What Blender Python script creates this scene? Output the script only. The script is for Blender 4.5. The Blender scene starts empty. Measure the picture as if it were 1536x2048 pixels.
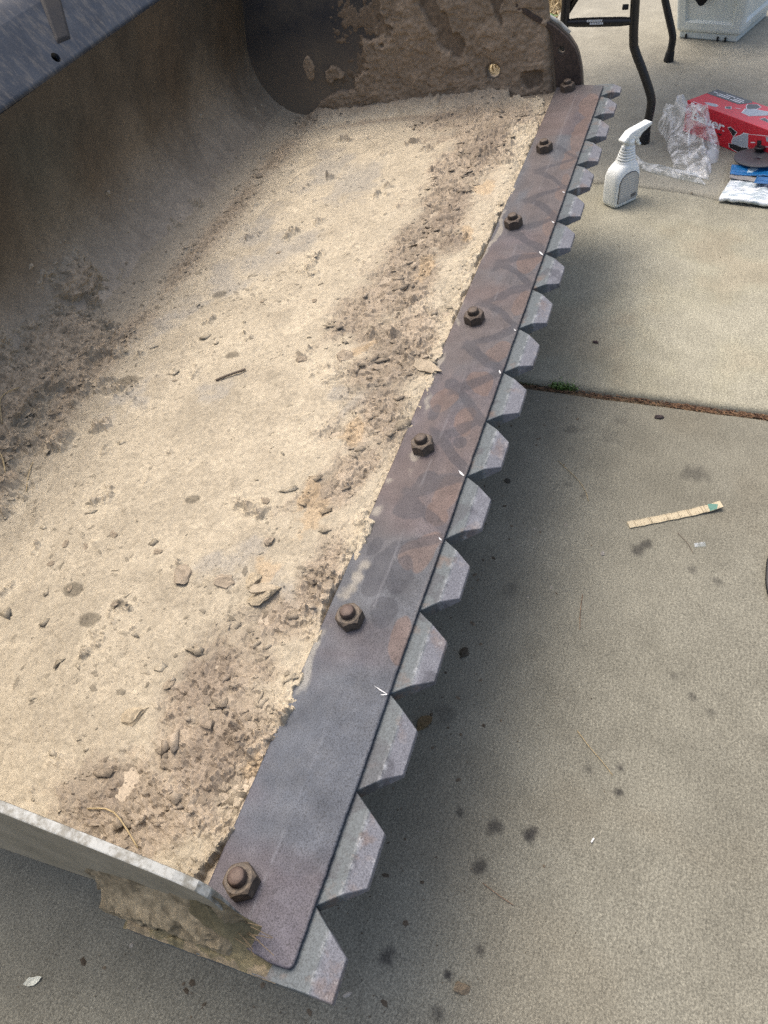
import bpy, bmesh, math, random
import numpy as np
from mathutils import Vector, Matrix
R = math.radians
random.seed(7); rng = np.random.default_rng(11)
SC = bpy.context.scene
COL = SC.collection

# ------------------------------------------------------------------ camera, sky, sun, exposure
cam = bpy.data.cameras.new('camera'); cam_o = bpy.data.objects.new('camera', cam); COL.objects.link(cam_o)
cam.sensor_fit = 'VERTICAL'; cam.sensor_height = 36; cam.sensor_width = 27; cam.lens = 1545.66 / 2048 * 36
cam.clip_start = 0.02; cam.clip_end = 500
CX, CY, CZ = (0.31749, -0.94022, -0.12324), (0.72095, 0.15491, 0.67545), (-0.61598, -0.30330, 0.72703)
m = Matrix.Identity(4)
for i in range(3):
    m[i][0], m[i][1], m[i][2] = CX[i], CY[i], CZ[i]
m[0][3], m[1][3], m[2][3] = -0.14133, -0.19640, 0.94780
cam_o.matrix_world = m
SC.camera = cam_o

SUN_EL, SUN_AZ = 66, 60          # soft sun high over the left, back side of the bucket
W = bpy.data.worlds.new('World'); SC.world = W; W.use_nodes = True
wn = W.node_tree.nodes; wl = W.node_tree.links
sky = wn.new('ShaderNodeTexSky'); sky.sky_type = 'NISHITA'; sky.sun_disc = False
sky.sun_elevation = R(SUN_EL); sky.sun_rotation = R(90 - SUN_AZ); sky.air_density = 1.0; sky.dust_density = 7.0; sky.ozone_density = 0.6
bg = wn['Background']; bg.inputs['Strength'].default_value = 0.15
wl.new(sky.outputs[0], bg.inputs[0])
sun = bpy.data.lights.new('sun', 'SUN'); sun.energy = .85; sun.angle = R(40); sun.color = (1, .93, .82)
sun_o = bpy.data.objects.new('sun', sun); COL.objects.link(sun_o)
d = Vector((math.cos(R(SUN_EL)) * math.cos(R(SUN_AZ)), math.cos(R(SUN_EL)) * math.sin(R(SUN_AZ)), math.sin(R(SUN_EL))))
sun_o.rotation_euler = d.to_track_quat('Z', 'Y').to_euler(); sun_o.location = d * 8
SC.view_settings.view_transform = 'Standard'; SC.view_settings.look = 'None'
SC.view_settings.gamma = 1; SC.view_settings.use_curve_mapping = False
SC.view_settings.exposure = 0.88
SC.cycles.use_denoising = False; SC.render.filter_size = 1.2; SC.cycles.max_bounces = 8; SC.cycles.transparent_max_bounces = 16

# ------------------------------------------------------------------ noise
def hsh(x, y, s):
    M_ = np.uint64(0xffffffff)
    h = (x.astype(np.int64).astype(np.uint64) * np.uint64(374761393) + y.astype(np.int64).astype(np.uint64) * np.uint64(668265263) + np.uint64(s * 1442695 + 12345)) & M_
    h = ((h ^ (h >> np.uint64(13))) * np.uint64(1274126177)) & M_
    h = ((h ^ (h >> np.uint64(16))) * np.uint64(2246822519)) & M_
    return (h ^ (h >> np.uint64(15))).astype(np.float64) / 4294967296.0
def vn(x, y, s=0):
    xi = np.floor(x); yi = np.floor(y); fx = x - xi; fy = y - yi
    fx = fx * fx * fx * (fx * (fx * 6 - 15) + 10); fy = fy * fy * fy * (fy * (fy * 6 - 15) + 10)
    a = hsh(xi, yi, s); b = hsh(xi + 1, yi, s); c = hsh(xi, yi + 1, s); e = hsh(xi + 1, yi + 1, s)
    return (a + (b - a) * fx) * (1 - fy) + (c + (e - c) * fx) * fy
def fbm(x, y, o=4, s=0, g=.5):
    t = 0; a = 1; n = 0
    for k in range(o):
        t = t + a * vn(x * 2 ** k + 17.3 * k, y * 2 ** k + 5.7 * k, s + k); n += a; a *= g
    return t / n
def cells(x, y, s=0):            # bump field of separate crumbs: 0 between, up to 1 on top
    xi = np.floor(x); yi = np.floor(y); best = np.zeros_like(x)
    for dx in (-1, 0, 1):
        for dy in (-1, 0, 1):
            cx = xi + dx; cy = yi + dy
            px = cx + hsh(cx, cy, s); py = cy + hsh(cx, cy, s + 1); r = .2 + .62 * hsh(cx, cy, s + 2) ** 2
            q = 1 - ((x - px) ** 2 + (y - py) ** 2) / (r * r)
            best = np.maximum(best, np.sqrt(np.clip(q, 0, 1)) * r)
    return best
def sst(a, b, x):
    t = np.clip((x - a) / (b - a), 0, 1); return t * t * (3 - 2 * t)
def blobs(x, y, L):              # L: (x, y, rx, ry)
    t = np.zeros_like(x)
    for bx, by, rx, ry in L:
        t = np.maximum(t, np.exp(-((x - bx) / rx) ** 2 - ((y - by) / ry) ** 2))
    return t
def terr(q, w=.22):
    f = q - np.floor(q); return np.floor(q) + sst(1 - w, 1, f)

# ------------------------------------------------------------------ mesh helpers
def link(name, me, mat=None, parent=None, mw=None):
    o = bpy.data.objects.new(name, me); COL.objects.link(o)
    if mat is not None: me.materials.append(mat)
    if parent is not None: o.parent = parent
    elif mw is not None: o.matrix_world = mw
    return o
def tag(o, label=None, cat=None, group=None, kind=None):
    if label: o['label'] = label
    if cat: o['category'] = cat
    if group: o['group'] = group
    if kind: o['kind'] = kind
    return o
def empty(name, mw=None):
    o = bpy.data.objects.new(name, None); COL.objects.link(o)
    o.empty_display_size = .05
    if mw is not None: o.matrix_world = mw
    return o
def grid_mesh(name, P, col=None, smooth=True, flip=False):
    n, k = P.shape[:2]; me = bpy.data.meshes.new(name)
    idx = np.arange(n * k).reshape(n, k)
    q = np.stack([idx[:-1, :-1], idx[1:, :-1], idx[1:, 1:], idx[:-1, 1:]], -1).reshape(-1, 4)
    if flip: q = q[:, ::-1]
    me.vertices.add(n * k); me.vertices.foreach_set('co', P.reshape(-1).astype(np.float32))
    me.loops.add(q.size); me.loops.foreach_set('vertex_index', np.ascontiguousarray(q).reshape(-1).astype(np.int32))
    me.polygons.add(len(q)); me.polygons.foreach_set('loop_start', np.arange(0, q.size, 4, dtype=np.int32))
    me.polygons.foreach_set('use_smooth', np.full(len(q), smooth))
    me.update(calc_edges=True)
    if col is not None: vcol(me, col.reshape(-1, 3))
    return me
def vcol(me, c):
    a = me.color_attributes.new('Col', 'FLOAT_COLOR', 'POINT')
    a.data.foreach_set('color', np.concatenate([np.clip(c, 0, 1), np.ones((len(c), 1))], 1).astype(np.float32).reshape(-1))
def bm_mesh(name, bm, smooth=False):
    bmesh.ops.recalc_face_normals(bm, faces=bm.faces)
    me = bpy.data.meshes.new(name); bm.to_mesh(me); bm.free()
    if smooth: me.polygons.foreach_set('use_smooth', np.full(len(me.polygons), True))
    return me
def prism(outline, holes, fn, t0, t1, bev=0):
    """outline/holes 2-D loops; fn(u, v, t) -> 3-D point; solid between t0 and t1 with real holes"""
    from mathutils.geometry import tessellate_polygon
    bm = bmesh.new(); loops = [outline] + holes
    flat = [p for l in loops for p in l]
    A = [bm.verts.new(fn(p[0], p[1], t0)) for p in flat]; B = [bm.verts.new(fn(p[0], p[1], t1)) for p in flat]
    for tri in tessellate_polygon([[Vector((p[0], p[1], 0)) for p in l] for l in loops]):
        try:
            bm.faces.new([A[i] for i in tri]); bm.faces.new([B[i] for i in reversed(tri)])
        except ValueError: pass
    k = 0
    for l in loops:
        n = len(l)
        for i in range(n):
            a, b = k + i, k + (i + 1) % n
            bm.faces.new((A[a], A[b], B[b], B[a]))
        k += n
    bmesh.ops.recalc_face_normals(bm, faces=bm.faces)
    if bev:
        es = [e for e in bm.edges if len(e.link_faces) == 2 and e.calc_face_angle(0) > .6]
        bmesh.ops.bevel(bm, geom=es, offset=bev, segments=2, affect='EDGES', profile=.5, clamp_overlap=True)
    return bm
def circ(cx, cy, r, n=16):
    return [(cx + r * math.cos(2 * math.pi * i / n), cy + r * math.sin(2 * math.pi * i / n)) for i in range(n)]
def add_tube(bm, pts, rad, n=10, caps=True):
    pts = [Vector(p) for p in pts]; rings = []
    up = Vector((0, 0, 1)); prev = None
    for i, p in enumerate(pts):
        t = (pts[min(i + 1, len(pts) - 1)] - pts[max(i - 1, 0)]).normalized()
        if prev is None:
            a = t.cross(up if abs(t.z) < .9 else Vector((1, 0, 0))).normalized()
        else:
            a = (prev - t * prev.dot(t)).normalized()
        prev = a; b = t.cross(a)
        r = rad[i] if isinstance(rad, (list, tuple)) else rad
        rings.append([bm.verts.new(p + (a * math.cos(2 * math.pi * k / n) + b * math.sin(2 * math.pi * k / n)) * r) for k in range(n)])
    for i in range(len(rings) - 1):
        for k in range(n):
            bm.faces.new((rings[i][k], rings[i][(k + 1) % n], rings[i + 1][(k + 1) % n], rings[i + 1][k]))
    if caps: bm.faces.new(rings[0][::-1]); bm.faces.new(rings[-1])
    return rings
def smooth_path(P, n=6):          # Catmull-Rom
    P = [Vector(p) for p in P]; out = []
    for i in range(len(P) - 1):
        p0, p1, p2, p3 = P[max(i - 1, 0)], P[i], P[i + 1], P[min(i + 2, len(P) - 1)]
        for k in range(n):
            t = k / n
            out.append(.5 * ((2 * p1) + (p2 - p0) * t + (2 * p0 - 5 * p1 + 4 * p2 - p3) * t * t + (3 * p1 - p0 - 3 * p2 + p3) * t ** 3))
    return out + [P[-1]]
def add_lathe(bm, prof, n=32, fn=None):   # prof: (r, z); fn maps point
    rings = []
    for r, z in prof:
        rings.append([bm.verts.new((fn or (lambda v: v))(Vector((r * math.cos(2 * math.pi * k / n), r * math.sin(2 * math.pi * k / n), z)))) for k in range(n)])
    for i in range(len(rings) - 1):
        for k in range(n):
            bm.faces.new((rings[i][k], rings[i][(k + 1) % n], rings[i + 1][(k + 1) % n], rings[i + 1][k]))
    return rings
def add_box(bm, x0, x1, y0, y1, z0, z1):
    v = [bm.verts.new((x, y, z)) for z in (z0, z1) for y in (y0, y1) for x in (x0, x1)]
    for f in ((0, 2, 3, 1), (4, 5, 7, 6), (0, 1, 5, 4), (1, 3, 7, 5), (3, 2, 6, 7), (2, 0, 4, 6)):
        bm.faces.new([v[i] for i in f])
def bevel_all(bm, off, seg=2):
    bmesh.ops.recalc_face_normals(bm, faces=bm.faces)
    bmesh.ops.bevel(bm, geom=[e for e in bm.edges if len(e.link_faces) == 2 and e.calc_face_angle(0) > .5], offset=off, segments=seg, affect='EDGES', profile=.5, clamp_overlap=True)

# ------------------------------------------------------------------ materials
class Mat:
    def __init__(s, name, rough=.6, metal=0., spec=.5):
        s.m = bpy.data.materials.new(name); s.m.use_nodes = True
        s.t = s.m.node_tree; s.n = s.t.nodes; s.l = s.t.links; s.b = s.n['Principled BSDF']
        s.b.inputs['Roughness'].default_value = rough; s.b.inputs['Metallic'].default_value = metal
        s.b.inputs['Specular IOR Level'].default_value = spec; s._tc = None
    def tc(s, out='Object'):
        if s._tc is None: s._tc = s.n.new('ShaderNodeTexCoord')
        return s._tc.outputs[out]
    def map(s, scale=(1, 1, 1), src=None, rot=(0, 0, 0)):
        k = s.n.new('ShaderNodeMapping'); k.inputs['Scale'].default_value = scale; k.inputs['Rotation'].default_value = rot
        s.l.new(src or s.tc(), k.inputs['Vector']); return k.outputs[0]
    def noise(s, scale=10, detail=5, rough=.6, vec=None, out='Fac', dist=0):
        k = s.n.new('ShaderNodeTexNoise'); k.inputs['Scale'].default_value = scale; k.inputs['Detail'].default_value = detail
        k.inputs['Roughness'].default_value = rough; k.inputs['Distortion'].default_value = dist
        s.l.new(vec or s.tc(), k.inputs['Vector']); return k.outputs[out]
    def vor(s, scale=10, vec=None, feat='F1', out='Distance', rnd=1):
        k = s.n.new('ShaderNodeTexVoronoi'); k.feature = feat; k.inputs['Scale'].default_value = scale; k.inputs['Randomness'].default_value = rnd
        s.l.new(vec or s.tc(), k.inputs['Vector']); return k.outputs[out]
    def ramp(s, fac, stops, interp='LINEAR'):
        k = s.n.new('ShaderNodeValToRGB'); e = k.color_ramp.elements; k.color_ramp.interpolation = interp
        while len(e) < len(stops): e.new(.5)
        for el, (p, c) in zip(e, stops):
            el.position = p; el.color = (c, c, c, 1) if not isinstance(c, tuple) else (*c, 1)
        s.l.new(fac, k.inputs[0]); return k.outputs[0]
    def mix(s, fac, a, b, mode='MIX'):
        k = s.n.new('ShaderNodeMix'); k.data_type = 'RGBA'; k.blend_type = mode
        for sock, v in ((k.inputs[0], fac), (k.inputs[6], a), (k.inputs[7], b)):
            if hasattr(v, 'is_output'): s.l.new(v, sock)
            elif isinstance(v, tuple): sock.default_value = (*v, 1)
            else: sock.default_value = v
        return k.outputs[2]
    def math(s, op, a, b=0.):
        k = s.n.new('ShaderNodeMath'); k.operation = op
        for sock, v in ((k.inputs[0], a), (k.inputs[1], b)):
            if hasattr(v, 'is_output'): s.l.new(v, sock)
            else: sock.default_value = v
        return k.outputs[0]
    def attr(s, name='Col', out='Color'):
        k = s.n.new('ShaderNodeAttribute'); k.attribute_name = name; return k.outputs[out]
    def sep(s, src=None):
        k = s.n.new('ShaderNodeSeparateXYZ'); s.l.new(src or s.tc(), k.inputs[0]); return k.outputs
    def rand(s):
        k = s.n.new('ShaderNodeObjectInfo'); return k.outputs['Random']
    def color(s, c):
        if hasattr(c, 'is_output'): s.l.new(c, s.b.inputs['Base Color'])
        else: s.b.inputs['Base Color'].default_value = (*c, 1)
        return s
    def roughness(s, c): s.l.new(c, s.b.inputs['Roughness']); return s
    def bump(s, h, strength=.3, dist=.001):
        k = s.n.new('ShaderNodeBump'); k.inputs['Strength'].default_value = strength; k.inputs['Distance'].default_value = dist
        s.l.new(h, k.inputs['Height']); s.l.new(k.outputs[0], s.b.inputs['Normal']); return s
def plain(name, c, rough=.5, metal=0., var=.12, scale=60, bump=0., spec=.5):
    M_ = Mat(name, rough, metal, spec)
    n_ = M_.noise(scale, 5)
    M_.color(M_.mix(n_, tuple(x * (1 - var) for x in c), tuple(min(1, x * (1 + var)) for x in c)))
    if bump: M_.bump(M_.noise(scale * 3, 4), bump, .0006)
    return M_.m

# dry soil: colours come from the mesh, grain from the nodes
def soil(name, bs=.5):
    M_ = Mat(name, .95, 0, .15)
    c = M_.attr()
    g1 = M_.noise(520, 3, .7); g2 = M_.noise(140, 5, .68)
    c = M_.mix(.36, c, M_.ramp(g1, [(.36, .52), (.5, 1.0), (.64, 1.25)]), 'MULTIPLY')
    c = M_.mix(.4, c, M_.ramp(g2, [(.38, .62), (.60, 1.2)]), 'MULTIPLY')
    M_.color(c)
    h = M_.math('ADD', M_.noise(420, 5, .7), M_.math('MULTIPLY', M_.noise(1300, 2, .6), .5))
    M_.bump(h, bs, .0016)
    return M_.m
M_soil = soil('dry_soil')
M_mud = soil('caked_mud_surface', .8)

def steel_vc(name, rough=.52, metal=.25):
    M_ = Mat(name, rough, metal, .3)
    c = M_.attr()
    sp = M_.noise(800, 2, .6)
    c = M_.mix(.8, c, M_.ramp(sp, [(.36, .42), (.47, 1.0), (.64, 1.4)]), 'MULTIPLY')
    c = M_.mix(.35, c, M_.ramp(M_.noise(30, 8, .75), [(.38, .6), (.62, 1.3)]), 'MULTIPLY')
    scr = M_.ramp(M_.noise(1, 4, .7, M_.map((40, 600, 40), None, (0, 0, .25))), [(.62, 0.), (.70, .35)])
    c = M_.mix(scr, c, (.06, .06, .07))
    M_.color(c)
    M_.roughness(M_.ramp(M_.noise(40, 6, .7), [(.3, rough - .08), (.7, rough + .12)]))
    M_.bump(M_.noise(1000, 3, .6), .25, .0006)
    return M_.m
M_plate = steel_vc('mill_scale_steel', .6, .1)

def tooth_mat():
    M_ = Mat('tooth_steel', .55, 0., .22)
    xyz = M_.sep(); rnd = M_.rand()
    off = M_.n.new('ShaderNodeVectorMath'); off.operation = 'ADD'
    comb = M_.n.new('ShaderNodeCombineXYZ')
    M_.l.new(M_.math('MULTIPLY', rnd, 37.), comb.inputs[0]); M_.l.new(M_.math('MULTIPLY', rnd, 11.), comb.inputs[1])
    M_.l.new(M_.tc(), off.inputs[0]); M_.l.new(comb.outputs[0], off.inputs[1]); v = off.outputs[0]
    flat, bev = (.088, .103, .110), (.142, .147, .165)  # bevel facet painted lighter for the open sky it faces
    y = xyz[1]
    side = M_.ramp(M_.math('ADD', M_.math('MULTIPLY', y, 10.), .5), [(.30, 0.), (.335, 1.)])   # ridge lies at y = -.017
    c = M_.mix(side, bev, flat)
    rust = M_.ramp(M_.noise(30, 5, .62, v), [(.56, 0.), (.68, .6)])
    c = M_.mix(rust, c, (.13, .088, .066))
    dark = M_.ramp(M_.noise(22, 3, .5, M_.map((1, 1, 1), v, (.4, .2, 1.))), [(.56, 0.), (.60, .55)])
    c = M_.mix(dark, c, (.05, .051, .06))
    rid = M_.ramp(M_.math('ABSOLUTE', M_.math('ADD', y, .0175)), [(.0, 1.), (.0028, 0.)])
    wear = M_.math('MULTIPLY', rid, M_.ramp(M_.noise(46, 7, .8, v), [(.47, 0.), (.64, .65)]))
    tip = M_.ramp(M_.math('MULTIPLY', y, -10.), [(.20, 0.), (.35, 1.)])
    wear2 = M_.math('MULTIPLY', tip, M_.ramp(M_.noise(60, 7, .8, v), [(.52, 0.), (.65, .6)]))
    c = M_.mix(M_.math('MAXIMUM', wear, wear2), c, (.38, .40, .42))
    c = M_.mix(.7, c, M_.ramp(M_.noise(700, 3, .65, v), [(.36, .5), (.5, 1.), (.64, 1.35)]), 'MULTIPLY')
    M_.color(c); M_.bump(M_.noise(700, 3, .6, v), .2, .0005)
    return M_.m
M_tooth = tooth_mat()

def bolt_mat(name, a, b):
    M_ = Mat(name, .62, .2)
    c = M_.mix(M_.ramp(M_.noise(160, 5, .7), [(.35, 0.), (.65, 1.)]), a, b)
    M_.color(c); M_.bump(M_.noise(600, 4, .7), .5, .0006); return M_.m
M_bolt = bolt_mat('rusty_bolt', (.045, .035, .028), (.10, .075, .055))
M_bolt_red = bolt_mat('red_rusty_bolt', (.062, .042, .034), (.11, .078, .063))
M_nut_dusty = bolt_mat('dusty_nut', (.04, .033, .027), (.14, .11, .08))

def shell_mat():
    M_ = Mat('worn_shell', .6, .1, .4)
    c = M_.attr()
    c = M_.mix(.6, c, M_.ramp(M_.noise(330, 5, .75), [(.36, .5), (.64, 1.4)]), 'MULTIPLY')
    st = M_.noise(1, 6, .7, M_.map((46, 30, 30)))
    c = M_.mix(.4, c, M_.ramp(st, [(.38, .65), (.62, 1.3)]), 'MULTIPLY')
    scr = M_.ramp(M_.noise(1, 5, .75, M_.map((330, 45, 45), None, (.05, 0, .12))), [(.6, 0.), (.72, .55)])
    c = M_.mix(scr, c, (.05, .04, .03))
    M_.color(c); M_.bump(M_.noise(300, 5, .7), .35, .0012); return M_.m
M_shell = shell_mat()

def black_paint():
    M_ = Mat('worn_black_paint', .34, 0, .5)
    n1 = M_.noise(1, 6, .75, M_.map((90, 40, 20))); n2 = M_.noise(14, 5, .6)
    c = M_.mix(M_.ramp(n2, [(.35, 0.), (.7, 1.)]), (.014, .019, .028), (.042, .050, .062))
    c = M_.mix(M_.ramp(n1, [(.50, 0.), (.66, .6)]), c, (.13, .118, .10))
    sp = M_.noise(420, 3, .7)
    c = M_.mix(M_.ramp(sp, [(.60, 0.), (.70, .5)]), c, (.17, .15, .125))
    ru = M_.ramp(M_.noise(9, 6, .7), [(.66, 0.), (.72, .6)])
    c = M_.mix(ru, c, (.20, .12, .07))
    M_.color(c); M_.roughness(M_.ramp(M_.noise(60, 6, .75), [(.3, .28), (.7, .6)]))
    M_.bump(M_.math('ADD', M_.noise(380, 4, .7), M_.noise(30, 4)), .3, .0008); return M_.m
M_black = black_paint()
def wall_black():
    M_ = Mat('dusty_black_wall', .7, 0, .3)
    c = M_.mix(M_.ramp(M_.noise(12, 5, .6), [(.3, 0.), (.75, 1.)]), (.024, .026, .031), (.075, .066, .054))
    c = M_.mix(M_.ramp(M_.vor(330), [(.10, .55), (.2, 0.)]), c, (.16, .145, .12))
    c = M_.mix(M_.ramp(M_.sep()[2], [(0., .95), (.2, 0.)]), c, (.20, .16, .115))   # soil dust caked low on the plate
    M_.color(c); M_.bump(M_.noise(300, 4, .7), .4, .001); return M_.m
M_wall = wall_black()
def outer_paint():
    M_ = Mat('dusty_white_paint', .75, 0, .3)
    n = M_.noise(22, 6, .7); z = M_.sep()[2]
    c = M_.mix(M_.ramp(n, [(.3, 0.), (.65, 1.)]), (.175, .16, .118), (.28, .255, .195))
    M_.color(c); M_.bump(M_.noise(200, 5, .7), .5, .0012); return M_.m
M_outer = outer_paint()
def edge_paint():
    M_ = Mat('scraped_white_edge', .6, 0, .4)
    c = M_.mix(M_.ramp(M_.noise(60, 6, .75), [(.42, 0.), (.55, 1.)]), (.19, .185, .155), (.37, .38, .355))
    c = M_.mix(M_.ramp(M_.noise(38, 4, .6), [(.66, 0.), (.70, .9)]), c, (.05, .05, .055))
    M_.color(c); M_.bump(M_.noise(400, 4, .7), .2, .0006); return M_.m
M_edge = edge_paint()
M_bracket = bolt_mat('rusty_brown_bracket', (.030, .022, .018), (.075, .052, .04))

def concrete():
    M_ = Mat('concrete', .9, 0, .2)
    base = M_.mix(M_.ramp(M_.noise(2.2, 6, .65), [(.38, 0.), (.62, 1.)]), (.236, .226, .184), (.298, .287, .236))
    base = M_.mix(.45, base, M_.ramp(M_.noise(13, 8, .75), [(.38, .78), (.62, 1.18)]), 'MULTIPLY')
    base = M_.mix(.75, base, M_.ramp(M_.noise(340, 4, .74), [(.36, .55), (.5, .98), (.64, 1.38)]), 'MULTIPLY')
    base = M_.mix(.6, base, M_.ramp(M_.noise(600, 2, .6), [(.36, .6), (.64, 1.35)]), 'MULTIPLY')
    br = M_.noise(1, 3, .6, M_.map((35, 420, 35)))
    base = M_.mix(.22, base, M_.ramp(br, [(.36, .65), (.64, 1.3)]), 'MULTIPLY')
    base = M_.mix(M_.ramp(M_.vor(110), [(.05, .35), (.09, 0.)]), base, (.40, .375, .32))
    st = M_.attr('Col')
    base = M_.mix(1., base, st, 'MULTIPLY')
    M_.color(base)
    M_.bump(M_.math('ADD', M_.noise(300, 5, .75), M_.math('MULTIPLY', br, .6)), .35, .0012)
    return M_.m
M_conc = concrete()

# ------------------------------------------------------------------ ground and pavement
def ground_mat():
    M_ = Mat('dry_ground', .95, 0, .2)
    c = M_.mix(M_.ramp(M_.noise(3, 6, .7), [(.3, 0.), (.7, 1.)]), (.12, .095, .06), (.24, .20, .13))
    M_.color(c); M_.bump(M_.noise(60, 6, .75), .8, .01); return M_.m
gx = np.concatenate([np.linspace(-60, -4, 12), np.linspace(-3, 6, 19), np.linspace(8, 60, 12)])
P = np.stack(np.meshgrid(gx, gx, indexing='ij') + [np.zeros((len(gx), len(gx))) - .055], -1)
tag(link('ground', grid_mesh('ground', P), ground_mat()), kind='structure')

STAIN = [(.667, -.212, .012, .6), (.683, -.222, .011, .6), (.926, -.071, .013, .3), (.786, -.086, .007, .25), (.765, -.114, .007, .35),
         (.202, -.142, .0105, .75), (.2, -.099, .0105, .6), (.15, -.091, .0095, .65), (.314, -.23, .006, .7), (.282, -.233, .005, .75),
         (.303, -.194, .007, .45), (.206, -.054, .0055, .5), (.03, -.018, .010, .6), (.067, -.113, .006, .6), (.034, -.087, .005, .75),
         (-.003, -.085, .009, .5), (.462, -.283, .006, .4), (.436, -.307, .006, .45), (.635, -.328, .008, .4), (.65, -.292, .007, .45),
         (.852, -.283, .022, .42), (.965, -.148, .013, .22), (.916, -.138, .02, .2), (.42, -.33, .007, .35), (.55, -.04, .016, .25), (.33, .0, .02, .3)]
def slab(name, xs, ys, top, warp0=None, warp1=None, stains=(), thick=.09, tint=(1, 1, 1)):
    xs = np.array(xs); ys = np.array(ys)
    X, Y = np.meshgrid(xs, ys, indexing='ij')
    if warp0 is not None or warp1 is not None:
        t = (X - xs[0]) / (xs[-1] - xs[0])
        a = warp0(ys)[None, :] if warp0 else xs[0]; b = warp1(ys)[None, :] if warp1 else xs[-1]
        X = a + (b - a) * t
    Z = top + .0015 * (fbm(X * 3, Y * 3, 3, 5) - .5)
    ed = np.minimum.reduce([np.abs(X - X[0:1, :]), np.abs(X - X[-1:, :])])
    Z = Z - .006 * np.clip(1 - ed / .007, 0, 1) ** 2 * (0.5 + fbm(X * 25, Y * 25, 3, 9))
    C = np.ones(X.shape + (3,)) * np.array(tint)
    for sx, sy, r, k in stains:
        dd = np.hypot(X - sx, Y - sy) / r + 1.3 * (fbm(X * 75, Y * 75, 4, 3, .6) - .5)
        w = k * (1 - sst(.45, 1.2, dd)); C *= (1 - w[..., None] * np.array([1, 1, .96]))
    blot = sst(.55, .75, fbm(X * 5 + 3, Y * 5, 4, 21)); C *= 1 - blot[..., None] * np.array([.04, .06, .08])
    # skirt
    rim = np.concatenate([np.stack([X[0], Y[0]], -1), np.stack([X[:, -1], Y[:, -1]], -1)[1:], np.stack([X[-1], Y[-1]], -1)[::-1][1:], np.stack([X[:, 0], Y[:, 0]], -1)[::-1][1:-1]])
    Pz = np.stack([X, Y, Z], -1); me = grid_mesh(name, Pz, C)
    bm = bmesh.new(); bm.from_mesh(me)
    be = [e for e in bm.edges if e.is_boundary]
    r = bmesh.ops.extrude_edge_only(bm, edges=be)
    for v in r['geom']:
        if isinstance(v, bmesh.types.BMVert): v.co.z = top - thick
    bmesh.ops.recalc_face_normals(bm, faces=bm.faces)
    bm.to_mesh(me); bm.free()
    o = link(name, me, M_conc); o['kind'] = 'structure'; return o
def joint_x(y): return 1.0235 + .0 * y + .045 * (y + .2) + .0025 * (fbm(y * 9, y * 0 + 2, 3, 31) - .5) + .002 * (fbm(y * 60, y * 0 + 2, 2, 32) - .5)
def crack_x(y): return np.interp(y, [-3, -.322, -.254, -.172, -.074, .144, 3], [1.6, 1.777, 1.807, 1.833, 1.854, 1.877, 2.0]) + .016 * (fbm(y * 14, y * 0, 4, 41) - .5)
ysd = np.unique(np.concatenate([np.linspace(-3, -.5, 8), np.linspace(-.46, .46, 231), np.linspace(.5, 3, 8)]))
ysm = np.unique(np.concatenate([np.linspace(-3, -.6, 8), np.linspace(-.55, .46, 150), np.linspace(.5, 3, 8)]))
slab('concrete_slab', np.concatenate([np.linspace(-3, -.3, 8), np.linspace(-.25, .95, 290), np.linspace(.955, 1.02, 14)]), ysd, 0., None, lambda y: joint_x(y) - .004, STAIN, tint=(.64, .645, .63))
slab('concrete_slab', np.concatenate([np.linspace(1.04, 1.1, 10), np.linspace(1.11, 1.8, 40), np.linspace(1.805, 1.86, 8)]), ysm, .009, lambda y: joint_x(y) + .007, lambda y: crack_x(y) - .0022, tint=(1.06, 1.02, .95))
slab('concrete_slab', np.concatenate([np.linspace(1.86, 1.9, 6), np.linspace(1.95, 4.6, 40)]), np.unique(np.concatenate([np.linspace(-3, -.6, 8), np.linspace(-.55, .36, 140)])), .009, lambda y: crack_x(y) + .0022, tint=(1.28, 1.22, 1.12))

# litter in the joint: needles and soil
def sticks(bm, n, fx, L, r, zf, seed):
    rg = random.Random(seed)
    for _ in range(n):
        p, yaw = fx(rg); l = rg.uniform(*L); pit = rg.uniform(-.25, .35)
        dv = Vector((math.cos(yaw) * math.cos(pit), math.sin(yaw) * math.cos(pit), math.sin(pit))) * l / 2
        c = Vector((p[0], p[1], zf + rg.uniform(0, .004)))
        side = dv.cross(Vector((0, 0, 1))).normalized() * r
        u = Vector((0, 0, r))
        a = [bm.verts.new(c - dv + q) for q in (side, u, -side)]; b = [bm.verts.new(c + dv + q * .5) for q in (side, u, -side)]
        for k in range(3): bm.faces.new((a[k], a[(k + 1) % 3], b[(k + 1) % 3], b[k]))
yy = np.linspace(-.45, .3, 240)
T_ = np.linspace(0, 1, 9)
Yg, Tg = np.meshgrid(yy, T_, indexing='ij'); Xg = joint_x(Yg) - .005 + Tg * .017
Zg = -.008 + .004 * fbm(Xg * 90, Yg * 90, 4, 51) + .003 * fbm(Xg * 400, Yg * 400, 2, 52)
Cg = np.array([.13, .10, .065]) * (.6 + .8 * fbm(Xg * 200, Yg * 200, 3, 53))[..., None]
tag(link('joint_soil', grid_mesh('joint_soil', np.stack([Xg, Yg, Zg], -1), Cg), M_soil), kind='structure')
bm = bmesh.new()
def jf(rg):
    y = rg.uniform(-.42, .12) if rg.random() > .35 else rg.uniform(-.42, -.22)
    return (float(joint_x(np.array([y]))[0]) + rg.uniform(-.004, .011), y), math.pi / 2 + rg.gauss(0, .5)
sticks(bm, 700, jf, (.006, .02), .0006, -.003, 5)
M_need = Mat('brown_needles', .8); M_need.color(M_need.mix(M_need.ramp(M_need.noise(90, 3), [(.4, 0.), (.6, 1.)]), (.09, .045, .025), (.24, .14, .075)))
tag(link('needle_litter', bm_mesh('needle_litter', bm), M_need.m), 'brown dry needles lying in the joint between the concrete slabs', 'litter', kind='stuff')

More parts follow.
